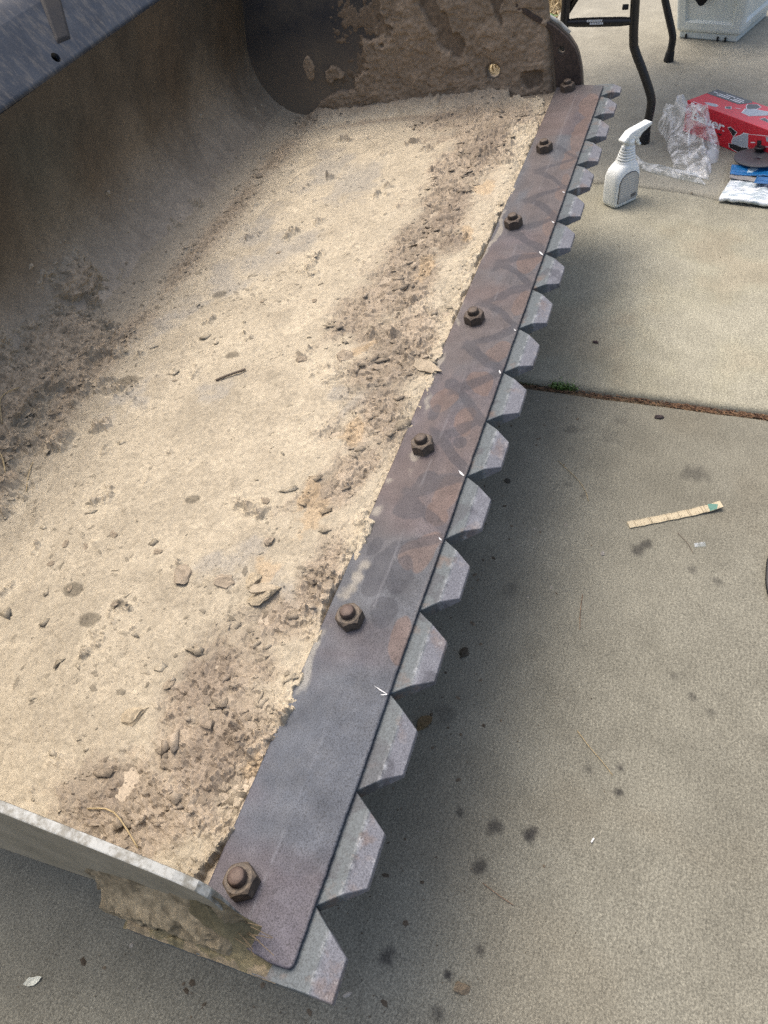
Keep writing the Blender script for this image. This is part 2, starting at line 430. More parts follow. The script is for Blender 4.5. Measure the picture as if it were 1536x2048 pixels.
M_green = plain('weed_green', (.09, .16, .035), .6, var=.5, scale=120)
M_straw = plain('dry_straw', (.36, .28, .15), .8, var=.35, scale=90)
def tuft(name, n, c, rad, h, mat, seed, label, cat, kind=None, wid=.0014, lean=.6):
    rg = random.Random(seed); bm = bmesh.new()
    for _ in range(n):
        a = rg.uniform(0, 6.28); rr = rad[0] * math.sqrt(rg.random()); aa = rg.uniform(0, 6.28)
        p = Vector((c[0] + rr * math.cos(aa), c[1] + rr * math.sin(aa) * rad[1] / rad[0], c[2]))
        L_ = h * rg.uniform(.5, 1.1); w = wid * rg.uniform(.7, 1.4); ln = lean * rg.uniform(.3, 1.3)
        dv = Vector((math.cos(a), math.sin(a), 0)); s = Vector((-dv.y, dv.x, 0)) * w
        p1 = p + dv * L_ * .35 * ln + Vector((0, 0, L_ * .6)); p2 = p + dv * L_ * ln + Vector((0, 0, L_ * (1 - .45 * ln)))
        v = [bm.verts.new(q) for q in (p - s, p + s, p1 + s, p1 - s, p2)]
        bm.faces.new((v[0], v[1], v[2], v[3])); bm.faces.new((v[3], v[2], v[4]))
    return tag(link(name, bm_mesh(name, bm), mat), label, cat, kind=kind)
tuft('weed', 240, (1.042, -.036, -.004), (.011, .026), .018, M_green, 3, 'small green weed in the slab joint beside the teeth', 'weed', wid=.0012)
tuft('moss', 260, (1.046, .03, -.006), (.010, .045), .010, plain('moss', (.10, .11, .04), .9, var=.4, scale=200), 4, 'olive moss and dead stems in the slab joint under the teeth', 'moss', 'stuff', wid=.001)
bm = bmesh.new()
rg = random.Random(9)
tuft('dry_grass', 2600, (3.5, .62, -.05), (.75, .24), .07, M_straw, 12, 'dry straw coloured grass beyond the far end of the bucket', 'grass', 'stuff', wid=.002, lean=1.2)
tuft('green_weed', 90, (3.20, .40, -.03), (.07, .03), .05, M_green, 13, 'bright green weed at the slab edge beyond the bucket', 'weed', wid=.008, lean=.9)

# ------------------------------------------------------------------ the loader bucket (own frame: x along the edge, y into the bucket, z up)
BM = Matrix(((0.99958, 0.00301, -0.02866, 0), (0, 0.99453, 0.10441, 0), (0.02881, -0.10437, 0.99412, .27), (0, 0, 0, 1)))
bucket = tag(empty('loader_bucket', BM), 'dirty black steel loader bucket with a toothed cutting edge', 'bucket')
XN, XF = -.0255, 1.650             # inner faces of the two side walls
Y0, RA, YC = .09, .145, .661
S1 = YC - Y0; S2 = S1 + RA * R(105)
def prof(s):
    s = np.asarray(s, float); a = np.clip((s - S1) / RA, 0, R(105)); ex = np.maximum(s - S2, 0)
    fl = np.minimum(s, S1)
    y = Y0 + fl + RA * np.sin(a) + ex * math.cos(R(105)); z = RA * (1 - np.cos(a)) + ex * math.sin(R(105))
    return y, z, -np.sin(a), np.cos(a)
# shell
SB = S2 + (.367 - .1825) / math.sin(R(105))
ss = np.concatenate([np.linspace(0, S1, 30), np.linspace(S1, SB, 90)[1:]])
xs = np.linspace(XN - .004, XF + .004, 420)
Xg, Sg = np.meshgrid(xs, ss, indexing='ij')
y_, z_, ny, nz = prof(Sg)
wob = .0025 * (fbm(Xg * 6, Sg * 6, 3, 61) - .5)
Pz = np.stack([Xg, y_ + ny * wob, z_ + nz * wob], -1)
hz = np.clip(z_ / .367, 0, 1)
n1 = fbm(Xg * 7, Sg * 3, 5, 62); n2 = fbm(Xg * 24, Sg * 19, 5, 63, .65); n3 = fbm(Xg * 2.5, Sg * 2.5, 3, 64)
dust = np.clip(sst(.78, .05, hz + .45 * (n1 - .5) + .2 * (n2 - .5)), 0, 1)
cB = np.array([.066, .054, .038])[None, None] * (.7 + .7 * n2)[..., None] + sst(.5, .75, n1)[..., None] * np.array([.018, .010, .004]) + sst(.5, .7, n3)[..., None] * np.array([-.012, .0, .004])
cD = np.array([.30, .252, .186])[None, None] * (.75 + .5 * n2)[..., None]
C = cB + (cD - cB) * dust[..., None]
shell = link('shell', grid_mesh('shell', Pz, C), M_shell, bucket)
# outside skin of floor and back so that the shell has thickness
y2, z2, ny2, nz2 = prof(ss); xs2 = np.array([XN - .008, .8, XF + .008])
P2 = np.stack([np.broadcast_to(xs2[:, None], (3, len(ss))), np.broadcast_to(y2 - ny2 * .01, (3, len(ss))), np.broadcast_to(z2 - nz2 * .01, (3, len(ss)))], -1)
link('outer_skin', grid_mesh('outer_skin', P2, flip=True), M_black, bucket)
# top rail: the plate bends back above the overhanging wall
yb, zb = .752, .367
rp = []
a0, a1 = R(105), R(60)
for k in range(9):
    a = a0 + (a1 - a0) * k / 8; rp.append((a, .011))
pts = [(yb, zb)]
y_c, z_c = yb, zb
for k in range(1, 7):
    a = a0 + (a1 - a0) * (k - .5) / 6; y_c += math.cos(a) * .0014; z_c += math.sin(a) * .0014; pts.append((y_c, z_c))
L1 = .085
pf = (y_c, z_c); dirp = (math.cos(a1), math.sin(a1))
hole_x, hole_t, HR = .998, .0105, .008
# curved bend strip
bm = bmesh.new()
xs3 = np.linspace(XN - .01, XF + .01, 60)
rings = [[bm.verts.new((x, p[0], p[1])) for x in xs3] for p in pts]
for i in range(len(rings) - 1):
    for k in range(len(xs3) - 1): bm.faces.new((rings[i][k], rings[i][k + 1], rings[i + 1][k + 1], rings[i + 1][k]))
rail_me = bm_mesh('top_rail', bm, True)
rail = link('top_rail', rail_me, M_black, bucket)
# flat rail plate with the hole, then the rolled top
nn = (-dirp[1], dirp[0])
pl = prism([(XN - .01, 0), (XF + .01, 0), (XF + .01, L1), (XN - .01, L1)], [circ(hole_x, hole_t, HR, 20)],
           lambda u, v, t: Vector((u, pf[0] + dirp[0] * v + nn[0] * t, pf[1] + dirp[1] * v + nn[1] * t)), 0, -.009)
link('rail_plate', bm_mesh('rail_plate', pl), M_black, rail)
bm = bmesh.new()
e0 = (pf[0] + dirp[0] * L1, pf[1] + dirp[1] * L1); rp = [e0]
y_c, z_c = e0
for k in range(1, 13):
    a = a1 - (a1 + R(4)) * min(k / 10, 1); y_c += math.cos(a) * .011; z_c += math.sin(a) * .011; rp.append((y_c, z_c))
rings = [[bm.verts.new((x, p[0], p[1])) for x in xs3] for p in rp]
for i in range(len(rings) - 1):
    for k in range(len(xs3) - 1): bm.faces.new((rings[i][k], rings[i][k + 1], rings[i + 1][k + 1], rings[i + 1][k]))
link('rolled_top', bm_mesh('rolled_top', bm, True), M_black, rail)
# unseen plate added to keep the hole black, then the welded rib
bk_ = prism([(XN - .01, -.005), (XF + .01, -.005), (XF + .01, L1), (XN - .01, L1)], [], lambda u, v, t: Vector((u, pf[0] + dirp[0] * v + nn[0] * t, pf[1] + dirp[1] * v + nn[1] * t)), -.030, -.036)
link('added_hole_backing', bm_mesh('added_hole_backing', bk_), M_black, rail)
bm = bmesh.new()
def rail_pt(u, v, t): return Vector((u, pf[0] + dirp[0] * v + nn[0] * t, pf[1] + dirp[1] * v + nn[1] * t))
a = [rail_pt(1.022, .024, .0), rail_pt(1.056, .020, 0), rail_pt(1.125, .095, 0), rail_pt(1.072, .095, 0)]
b = [rail_pt(1.027, .029, .003), rail_pt(1.053, .025, .003), rail_pt(1.120, .095, .004), rail_pt(1.077, .095, .004)]
va = [bm.verts.new(p) for p in a]; vb = [bm.verts.new(p) for p in b]
bm.faces.new(vb)
for k in range(4): bm.faces.new((va[k], va[(k + 1) % 4], vb[(k + 1) % 4], vb[k]))
bevel_all(bm, .002)
link('weld_rib', bm_mesh('weld_rib', bm), M_wall, rail)  # dark wall material paints the shade of a groove onto the rib

# side walls with real holes
FARP = [(.0425, -.004), (.0425, .02), (.0435, .042), (.048, .068), (.053, .082), (.060, .094), (.067, .104), (.075, .113), (.091, .129), (.13, .156), (.165, .180), (.5, .408), (.66, .455), (.80, .465), (.86, .44), (.80, .30), (.815, .15), (.79, .07), (.74, .02), (.66, -.008)]
NEARP = [(.053, -.004), (.0525, .017), (.0495, .05), (.0475, .074), (.0485, .088), (.054, .1), (.07, .111), (.089, .12), (.127, .135), (.207, .162), (.5, .26), (.66, .40), (.80, .465), (.86, .44), (.80, .30), (.815, .15), (.79, .07), (.74, .02), (.66, -.008)]
bm = prism(FARP, [circ(.230, .056, .013, 20), circ(.082, .080, .008, 14)], lambda u, v, t: Vector((t, u, v)), XF, XF + .011, .0015)
far_wall = link('side_wall', bm_mesh('side_wall', bm), M_wall, bucket); far_wall['label'] = 'far side wall, black inside and caked with mud'
bm = prism(NEARP, [], lambda u, v, t: Vector((t, u, v)), XN, XN - .0085, .0012)
near_me = bm_mesh('side_wall', bm)
near_wall = link('side_wall', near_me, M_wall, bucket); near_wall['label'] = 'near side wall with dusty pale paint outside'
near_me.materials.append(M_outer); near_me.materials.append(M_edge)
for p in near_me.polygons:
    p.material_index = 1 if p.normal.x < -.5 else (2 if p.normal.x < .8 and p.center.y < .9 else 0)
# bright scraped rim of the far wall
rim = [p for p in FARP[6:12]]
bm = bmesh.new()
add_tube(bm, smooth_path([(XF + .0055, p[0] - .0012, p[1] + .0015) for p in rim], 4), .0042, 8)
link('scraped_rim', bm_mesh('scraped_rim', bm, True), M_edge, far_wall)
# reinforcing bracket inside the front corner of the far wall
BRK = [(.0445, .008), (.0455, .042), (.050, .067), (.055, .081), (.062, .092), (.069, .102), (.077, .1105), (.093, .126), (.132, .153), (.166, .1775), (.168, .168), (.135, .143), (.112, .127), (.1005, .116), (.0985, .10), (.0985, .008)]
bm = prism(BRK, [circ(.082, .080, .0072, 14)], lambda u, v, t: Vector((t, u, v)), XF - .0002, XF - .008, .0015)
link('corner_bracket', bm_mesh('corner_bracket', bm), M_bracket, bucket)

# cutting edge plate: a bevelled steel bar with stains, rust and scale
px = np.linspace(-.05, 1.640, 900); py = np.concatenate([np.linspace(0, .05, 42), np.linspace(.05, .096, 30)[1:]])
Xg, Yg = np.meshgrid(px, py, indexing='ij')
rc = .006; dy = np.clip(rc - Yg, 0, rc); xmin = -.05 + rc - np.sqrt(np.maximum(rc * rc - dy * dy, 0)) + .16 * np.clip(Yg - .02, 0, 1)
t = (Xg - px[0]) / (px[-1] - px[0]); Xw_ = np.where(t < .06, xmin + (px[0] + .06 * (px[-1] - px[0]) - xmin) * t / .06, Xg)
jag = .0011 * (fbm(Xg * 45, Xg * 0, 4, 71) - .5) + .0005 * (vn(Xg * 420, Xg * 0, 72) - .5)
Yw_ = Yg + jag * np.clip(1 - Yg / .02, 0, 1)
Zw_ = .010 - .0072 * np.clip((.047 - Yg) / .047, 0, 1) + .0006 * (fbm(Xg * 25, Yg * 25, 4, 73) - .5) + .00025 * (fbm(Xg * 160, Yg * 160, 3, 74) - .5)
Zw_ -= .0012 * np.clip(1 - Yg / .0018, 0, 1) ** 2
nA = fbm(Xg * 14, Yg * 22, 5, 75); nB = fbm(Xg * 40, Yg * 40, 4, 76); nC = fbm(Xg * 9, Yg * 4, 4, 77)
wx = Xg + .02 * (fbm(Xg * 22, Yg * 22, 3, 78) - .5); wy = Yg + .02 * (fbm(Xg * 22 + 9, Yg * 22, 3, 79) - .5)
base = np.array([.072, .077, .086])[None, None] * (.8 + .4 * nB)[..., None]
base = base + sst(.45, .7, nC)[..., None] * np.array([.012, -.004, -.008])
farw = sst(.30, .5, Xg)                      # away from the near end the bar is rust-brown between dark stains
rustm = np.clip(blobs(wx, wy, [(.587, .024, .03, .016), (.668, .024, .03, .018), (.464, .014, .028, .016), (.375, .016, .03, .014), (.363, .029, .02, .012), (.254, .006, .028, .012), (.735, .011, .03, .014), (.854, .009, .035, .013), (.962, .016, .035, .016), (1.083, .007, .04, .012), (1.2, .003, .05, .012), (1.416, .008, .07, .016), (1.554, .014, .06, .02), (.624, .066, .024, .016), (.432, .019, .022, .016), (1.30, .015, .04, .015)]) * 1.25 + .5 * (nA - .5), 0, 1)
rustm = sst(.44, .53, rustm)
c = base + (np.array([.125, .082, .062]) * (.8 + .45 * nB)[..., None] - base) * (rustm * .55)[..., None]
brown = sst(.42, .66, fbm(Xg * 5, Yg * 16, 4, 80) + .1 * farw - .05) * farw * .55
c = c + (np.array([.100, .077, .067]) - c) * brown[..., None]
strp = [(.55, .021, .013, .011), (.474, .042, .026, .018)]
dk = np.zeros_like(Xg)
for vx in (.69, .59, .50, .79, .40, .90, .995, 1.10, 1.20, 1.31):   # dark spill streaks running back from the notches in a zigzag
    for sgn in (1, -1):
        ln = np.abs((wx - vx) - sgn * .85 * wy - .004) ; dk = np.maximum(dk, sst(.013 + .12 * wy, .003, ln) * sst(.085, .05, wy))
dk = np.maximum(dk * (nA * .7 + .6), sst(.5, .58, blobs(Xg, Yg, strp)))
dk = np.maximum(dk, sst(.42, .6, blobs(wx, wy, [(.33, .055, .035, .02), (.335, .03, .03, .016), (.287, .033, .025, .02), (.656, .06, .02, .012), (.60, .072, .018, .01), (.43, .05, .02, .02), (.37, .074, .015, .012)])) * .8)
dk *= sst(1.5, .9, Xg) * .5 + .5
c = c + (np.array([.032, .034, .042]) - c) * (sst(.25, .6, np.clip(dk, 0, 1) + .5 * (nB - .5)) * .55)[..., None]
tan = sst(.50, .72, (nB * .9 + .1) * 1.25 * blobs(wx + .02 * (nB - .5), wy + .02 * (nA - .5), [(.483, .08, .03, .02), (.425, .08, .03, .016), (.305, .087, .04, .018), (.341, .08, .03, .014), (.518, .076, .025, .014), (.25, .09, .06, .01), (.19, .088, .06, .01), (.7, .09, .12, .008), (1.0, .092, .3, .008)]) * (.55 + .9 * nA))
c = c + (np.array([.27, .25, .205]) - c) * (tan * .6)[..., None]
rid = np.clip(1 - np.abs(Yg - .047 - .004 * (nC - .5)) / .0022, 0, 1) * sst(.42, .62, fbm(Xg * 30, Yg * 60, 4, 81))
c = c + (np.array([.22, .22, .23]) - c) * (rid * .2)[..., None]
rb = sst(.004, .0, Yg) * .35 * nA; c = c + (np.array([.30, .27, .24]) - c) * rb[..., None]
near_sky_tint = sst(.34, .1, Xg); c = c * (1 - near_sky_tint[..., None] * np.array([.10, .03, -.06]))  # sky reflection on the near end put into the colour as a blue tint
mp = np.stack([Xw_, Yw_, Zw_], -1)
# skirt rows front and back
fr = mp[:, :1].copy(); fr[..., 2] = -.0012; fr[..., 1] += .0012; bk = mp[:, -1:].copy(); bk[..., 2] = -.001
mp = np.concatenate([fr, mp, bk], 1); c = np.concatenate([np.full_like(c[:, :1], .05), c, c[:, -1:] * .7], 1)
en = mp[:1].copy(); en[..., 2] = -.001; ef = mp[-1:].copy(); ef[..., 2] = -.001
mp = np.concatenate([en, mp, ef], 0); c = np.concatenate([c[:1] * .6, c, c[-1:] * .6], 0)
edge = link('cutting_edge', grid_mesh('cutting_edge', mp, c), M_plate, bucket)
# white scratch marks left at the notches
M_chalk = plain('chalk_white', (.50, .51, .51), .8)
def zt(y): return .010 - .0072 * max(0, min(1, (.047 - y) / .047))
def mark(a, b, w):
    a = Vector((*a, zt(a[1]) + .0009)); b = Vector((*b, zt(b[1]) + .0009)); s = (b - a).cross(Vector((0, 0, 1))).normalized() * w
    m_ = (a + b) / 2 + s * .4
    bm = bmesh.new(); bm.faces.new([bm.verts.new(p) for p in (a, m_ - s * 1.2, b - s * .6, b + s * .6, m_ + s)])
    link('chalk_mark', bm_mesh('chalk_mark', bm), M_chalk, edge)
for a, b, w in (((.2015, .017), (.196, .0015), .0006), ((.1935, .008), (.1957, .0015), .0006), ((.503, .011), (.495, .002), .0013), ((.697, .005), (.690, .0015), .0011), ((.397, .006), (.393, .0015), .0008), ((.997, .009), (.986, .001), .0013), ((.79, .005), (.786, .001), .0008), ((1.09, .006), (1.084, .001), .001), ((1.19, .006), (1.185, .001), .001)):
    mark(a, b, w)

# toothed bar bolted underneath
bar_out = [(-.061, .030), (1.661, .030), (1.661, .158), (-.061, .158)]
bm = prism(bar_out, [], lambda u, v, t: Vector((u, v, t)), -.0022, -.018, .001)
bar = link('toothed_bar', bm_mesh('toothed_bar', bm), M_tooth, bucket)
def tooth_mesh(x0, x1, t0, t1, seed):
    """x0..x1 root, t0..t1 tip (local about the middle of the root)"""
    rg = random.Random(seed); bm = bmesh.new(); j = lambda a: rg.uniform(-a, a)
    t0 += j(.0016); t1 += j(.0016); yt = -.035 + j(.001)
    st = [(.0300, x0, x1, -.0022, -.018), (.0010, x0, x1, -.0022, -.018)]
    yb_ = -.0172; k = (.001 - yb_) / (.001 - yt)
    bow = .0
    st.append((-.008, x0 + (t0 - x0) * .25 + bow, x1 + (t1 - x1) * .25 - bow, -.0022, -.018))
    st.append((yb_, x0 + (t0 - x0) * k + bow, x1 + (t1 - x1) * k - bow, -.0023 + j(.0003), -.018))
    st.append((yt, t0, t1, -.0105 + j(.0008), -.017))
    rows = [[bm.verts.new(p) for p in ((a, y, zt_), (b, y, zt_), (b, y, zb_), (a, y, zb_))] for y, a, b, zt_, zb_ in st]
    for i in range(len(rows) - 1):
        for q in range(4): bm.faces.new((rows[i][q], rows[i][(q + 1) % 4], rows[i + 1][(q + 1) % 4], rows[i + 1][q]))
    bm.faces.new(rows[0]); bm.faces.new(rows[-1][::-1])
    bmesh.ops.recalc_face_normals(bm, faces=bm.faces)
    bmesh.ops.bevel(bm, geom=[e for e in bm.edges if len(e.link_faces) == 2 and e.calc_face_angle(0) > .9 and max(v.co.y for v in e.verts) < .002], offset=.0006, segments=1, affect='EDGES')
    return bm_mesh('tooth', bm)
for i in range(-1, 17):
    v0, v1 = i * .1, (i + 1) * .1
    lo, hi = max(v0, -.061), min(v1, 1.661)
    mid = .5 * (v0 + v1)
    tl = -.0605 if i == -1 else v0 + .027
    th = 1.6545 if i == 16 else v0 + .073
    me = tooth_mesh(lo - mid + (.0002 if i > -1 else 0), hi - mid - (.0002 if i < 16 else 0), tl - mid, th - mid, 100 + i)
    o = link('tooth', me, M_tooth, bar); o.location = (mid, 0, 0)
    if i == -1: o['label'] = 'nearest tooth, cut short, its tip scraped bright'
    if i == 16: o['label'] = 'farthest tooth, cut short, its tip scraped white'

# bolts with nuts
def bolt_mesh(proto_h):
    bm = bmesh.new(); pr_ = [(.0001, 0)]
    z = 0
    pr_ = [(.0078, 0)]
    while z < proto_h - .003:
        pr_ += [(.0083, z + .0006), (.0074, z + .0013)]; z += .0014
    pr_ += [(.0076, proto_h - .0015), (.0066, proto_h - .0003), (.003, proto_h), (.0001, proto_h)]
    add_lathe(bm, pr_, 22)
    return bm_mesh('bolt', bm, True)
def nut_mesh():
    bm = bmesh.new(); n = 36; h = .0145
    def hexr(a, R_): 
        k = (a % (math.pi / 3)) - math.pi / 6; return R_ * math.cos(math.pi / 6) / math.cos(k)
    def ring(z, f): return [bm.verts.new((f(2 * math.pi * i / n) * math.cos(2 * math.pi * i / n), f(2 * math.pi * i / n) * math.sin(2 * math.pi * i / n), z)) for i in range(n)]
    RH = .0152
    def zr(a): return hexr(a, RH)
    A = ring(0, zr); B = ring(h - .003, zr)
    for i, v in enumerate(B):           # chamfer scallops
        v.co.z = h - .0006 - 1.1 * max(0, zr(2 * math.pi * i / n) - .0132)
    Cc = ring(h, lambda a: .0122); D_ = ring(h, lambda a: .0082)
    for a, b in ((A, B), (B, Cc), (Cc, D_)):
        for i in range(n): bm.faces.new((a[i], a[(i + 1) % n], b[(i + 1) % n], b[i]))
    return bm_mesh('nut', bm)
NM, BMX = nut_mesh(), bolt_mesh(.0215)
BX = [(-.003, .064), (.268, .065), (.531, .063), (.802, .065), (1.07, .065), (1.342, .065), (1.617, .069)]
for i, (bx_, by_) in enumerate(BX):
    bme = BMX.copy(); nme = NM.copy()
    b_ = link('bolt', bme, M_bolt_red if i in (0, 1) else M_bolt, bucket); b_.location = (bx_, by_, .0098)
    n_ = link('nut', nme, M_nut_dusty if i in (0, 1, 2) else M_bolt, b_); n_.rotation_euler.z = R([12, -8, 6, 25, 3, 14, 9][i]); b_.rotation_euler = (R(random.uniform(-2, 2)), R(random.uniform(-2, 2)), random.random() * 6)
    if i == 0: b_['label'] = 'nearest bolt, its head rusted red'

# ------------------------------------------------------------------ soil lying in the bucket
EDGE = np.array([(-.06, .112), (-.012, .106), (.017, .099), (.037, .091), (.063, .101), (.087, .1), (.115, .091), (.153, .083), (.18, .089), (.233, .088), (.289, .102), (.325, .094), (.37, .083), (.433, .082), (.483, .08), (.564, .085), (.634, .085), (.71, .092), (.792, .097), (.87, .106), (.911, .096), (.998, .102), (1.061, .099), (1.11, .098), (1.196, .09), (1.331, .096), (1.437, .097), (1.53, .1), (1.591, .112), (1.625, .19), (1.66, .21)])
BROWN = [(.183, .182, .10, .06), (.1, .169, .09, .06), (.252, .153, .05, .04), (.026, .2, .06, .09), (.482, .149, .05, .03), (.437, .166, .05, .04), (.716, .172, .12, .045), (.926, .225, .12, .05), (1.05, .218, .12, .055), (1.188, .211, .12, .055), (1.326, .218, .12, .06), (1.432, .214, .1, .06), (.325, .127, .06, .025), (.596, .154, .08, .04), (1.1, .2, .06, .04), (.843, .26, .08, .05), (1.534, .25, .08, .12)]
DARKB = [(1.11, .20, .05, .035), (1.16, .19, .07, .03), (1.02, .16, .04, .03), (1.4, .19, .1, .04), (.10, .15, .05, .04), (.04, .26, .04, .05), (.17, .2, .05, .04)]
BLUE = [(1.04, .504, .09, .07), (1.281, .449, .12, .06), (.944, .576, .09, .05), (.607, .589, .06, .03), (.614, .432, .04, .03), (1.12, .585, .1, .05), (1.36, .538, .1, .06), (.821, .616, .07, .03), (.672, .127, .05, .02), (.284, .161, .03, .025), (.63, .19, .06, .03), (.30, .25, .03, .04)]
YELL = [(.739, .229, .022, .014), (.751, .221, .02, .012), (.309, .186, .03, .02), (.435, .186, .04, .02), (.405, .16, .04, .02), (.556, .162, .03, .02), (.101, .117, .02, .01), (.96, .19, .04, .02), (1.06, .15, .03, .015), (1.22, .15, .04, .015)]
PILE = [(.832, .16, .05, .05), (.522, .10, .15, .11), (.70, .11, .09, .07), (.643, .10, .10, .07), (.46, .08, .09, .09), (.38, .06, .08, .06)]   # x, s - S1
BROWN = [(a, b, c * 1.25, d_ * 1.35) for a, b, c, d_ in BROWN]
def dirt(X, S):
    """thickness of the soil over the shell and its colour"""
    Y = Y0 + S
    n_lo = fbm(X * 5, Y * 5, 4, 90); n_md = fbm(X * 22, Y * 22, 4, 91); n_hi = fbm(X * 95, Y * 95, 4, 92, .6)
    ye = np.interp(X, EDGE[:, 0], EDGE[:, 1]) + .014 * (fbm(X * 40, Y * 40, 4, 93) - .5) + .008 * (fbm(X * 150, Y * 150, 2, 94) - .5)
    bro = np.clip(blobs(X + .05 * (n_md - .5), Y + .05 * (fbm(X * 22 + 4, Y * 22, 3, 95) - .5), BROWN) + .8 * (n_md - .5) + .5 * (n_lo - .5) + .25 * (n_hi - .5), 0, 1); bro = sst(.22, .85, bro)
    d_ = Y - ye
    edgeband = np.exp(-(d_ / .028) ** 2)
    rough = np.clip(.15 + .80 * bro + .5 * edgeband + .5 * sst(.62, .75, n_lo) * sst(.45, .2, Y), 0, 1)
    th = .0055 + .0063 * np.exp(-np.clip(Y - .09, 0, 9) / .07) + .003 * (n_lo - .5)
    # flaky steps
    fl = terr(fbm(X * 16, Y * 16, 5, 96, .58) * 7 + 1.2 * n_md, .07) ; fl2 = terr(fbm(X * 34 + 3, Y * 40, 4, 97, .6) * 6, .09)
    th = th + rough * (.0028 * (fl - 4) + .0017 * (fl2 - 3)) + rough * .0062 * (n_hi - .5) + .0014 * (n_hi - .5) + rough * .0022 * (fbm(X * 260, Y * 260, 2, 117) - .5)
    stre = fbm(X * 130 + 20 * n_md, Y * 14, 3, 98); th = th + .0007 * (stre - .5) * (1 - rough)
    cr = .15 * cells(X * 75, Y * 75, 99) * sst(.45, .62, fbm(X * 12, Y * 12, 3, 100) * .7 + .45 * rough)
    th = th + .0042 * cr * (.3 + .7 * rough)
    # the dusty film thins out and ends up the curve; loose heap in the corner
    sc = S - S1
    w1 = np.exp(-((sc - .028 + .02 * (n_lo - .5)) / .034) ** 2)
    pl_ = np.clip(blobs(X + .05 * (n_md - .5), sc + .05 * (n_md - .5), PILE) + 1.3 * (n_md - .5) + .5 * (n_hi - .5), 0, 1); pl_ = sst(.25, .85, pl_)
    heap = np.maximum(w1 * (.35 + .65 * sst(.3, .6, fbm(X * 9, Y * 9, 3, 101))), pl_)
    cob = cells(X * 48, S * 48, 102) * .75 + cells(X * 110, S * 110, 105) * .35 + .5 * fbm(X * 70, S * 70, 4, 103)
    th = th * sst(.16, .0, sc) + heap * (.0015 + .006 * cob) + pl_ * (.003 + .017 * fbm(X * 30, S * 30, 5, 104, .7) + .004 * terr(fbm(X * 45, S * 45, 4, 106, .6) * 5, .15) * .5)
    th = th - .0035 * sst(.03, .2, sc)
    # heap against the far wall
    xw = np.clip((XF - X) / .055, 0, 1); ridge = (1 - sst(0, 1, xw + .6 * (n_md - .5))) * sst(.12, .2, Y) * sst(.05, .0, sc)
    th = th + ridge * (.012 + .008 * n_md + .006 * n_hi); rl = np.exp(-((XF - X - .075 - .02 * (n_md - .5)) / .012) ** 2) * sst(.2, .3, Y) * sst(.72, .5, Y)
    th = th + rl * (.005 * cells(X * 60, Y * 60, 107) + .004 * n_hi)
    # broken front edge
    th = th - edgeband * .0065 * sst(.45, .68, fbm(X * 13, Y * 13, 4, 116))
    cl = sst(-.0012, .0030, d_)
    th = np.where(d_ < .06, (-.004 + (th + .004) * cl), th)
    # shallow washed dimples
    C = np.array([.385, .340, .255])[None, None] * (.80 + .40 * fbm(X * 50 + 14 * n_md, Y * 9 + 3 * n_lo, 5, 110, .65))[..., None]
    C = C * (.82 + .36 * n_md)[..., None] * (.85 + .3 * n_lo)[..., None]
    wX = X + .10 * (n_md - .5) + .06 * (n_lo - .5); wY = Y + .12 * (fbm(X * 22 + 8, Y * 22, 3, 118) - .5)
    blue = sst(.2, .95, blobs(wX, wY, BLUE) + .4 * (n_hi - .5)); C = C + (np.array([.285, .268, .23]) - C) * (blue * .7)[..., None]
    cb = np.array([.262, .216, .163]) * (.74 + .52 * n_hi)[..., None] * (.8 + .4 * fbm(X * 9, Y * 9, 3, 115))[..., None]
    C = C + (cb - C) * (bro * .82)[..., None]
    dk = sst(.35, .75, blobs(X, Y, DARKB) + .5 * (n_hi - .5)); C = C + (np.array([.19, .155, .12]) - C) * (dk * .55)[..., None]
    ye_ = sst(.4, .7, blobs(X + .035 * (n_hi - .5) + .03 * (n_md - .5), Y + .05 * (n_md - .5), YELL) + .45 * (n_hi - .5)); C = C + (np.array([.39, .30, .19]) - C) * (ye_ * .65)[..., None]
    eb = sst(.25, .8, edgeband * .9 + .35 * (n_md - .5)) * sst(1.2, .3, bro); C = C + (np.array([.40, .345, .25]) - C) * (eb * .5)[..., None]
    for sx, sy, r in ((.649, .611, .017), (.218, .39, .012), (.255, .443, .012), (.721, .446, .010), (.417, .354, .009), (.896, .561, .012), (.245, .365, .008)):
        q = np.hypot((X - sx), (Y - sy) * .75) / r + .5 * (n_hi - .5); C = C * (1 - .5 * (1 - sst(.8, 1.05, q)))[..., None]
    lay = hsh(np.floor(fl + .5), np.floor(fl * 0), 7) - .5; lay2 = hsh(np.floor(fl2 + .5), np.floor(fl * 0) + 3, 8) - .5
    C = C * (1 + (.30 * lay + .22 * lay2) * rough)[..., None]
    hp = np.clip(heap, 0, 1); ch = np.array([.29, .235, .168]) * (.5 + 1.0 * n_hi)[..., None]; C = C + (ch - C) * (hp * .85)[..., None]
    up = sst(.02, .11, sc); C = C + (np.array([.29, .24, .172]) - C) * (up * (1 - hp) * .8)[..., None]
    rr = np.clip(ridge + rl, 0, 1); C = C + (np.array([.245, .20, .15]) - C) * (rr * .75)[..., None]
    C = C * (1 - .35 * sst(.15, .6, cr) * rough * (hsh(np.floor(X * 75), np.floor(Y * 75), 5) > .5))[..., None]
    return th, C
xg = [XN + .0005]
while xg[-1] < XF - .001: xg.append(xg[-1] + .00135 + .0017 * max(0, xg[-1]))
xg = np.array(xg)
sg = np.concatenate([np.arange(-.025, .04, .00115), np.arange(.04, S1 + .24, .0022)])
Xg, Sg = np.meshgrid(xg, sg, indexing='ij')
TH, CC = dirt(Xg, Sg)
y_, z_, ny, nz = prof(Sg); y_ = np.where(Sg < 0, Y0 + Sg, y_)
soil_o = link('soil_layer', grid_mesh('soil_layer', np.stack([Xg, y_ + ny * TH, z_ + nz * TH], -1), CC, smooth=False), M_soil, None, BM)
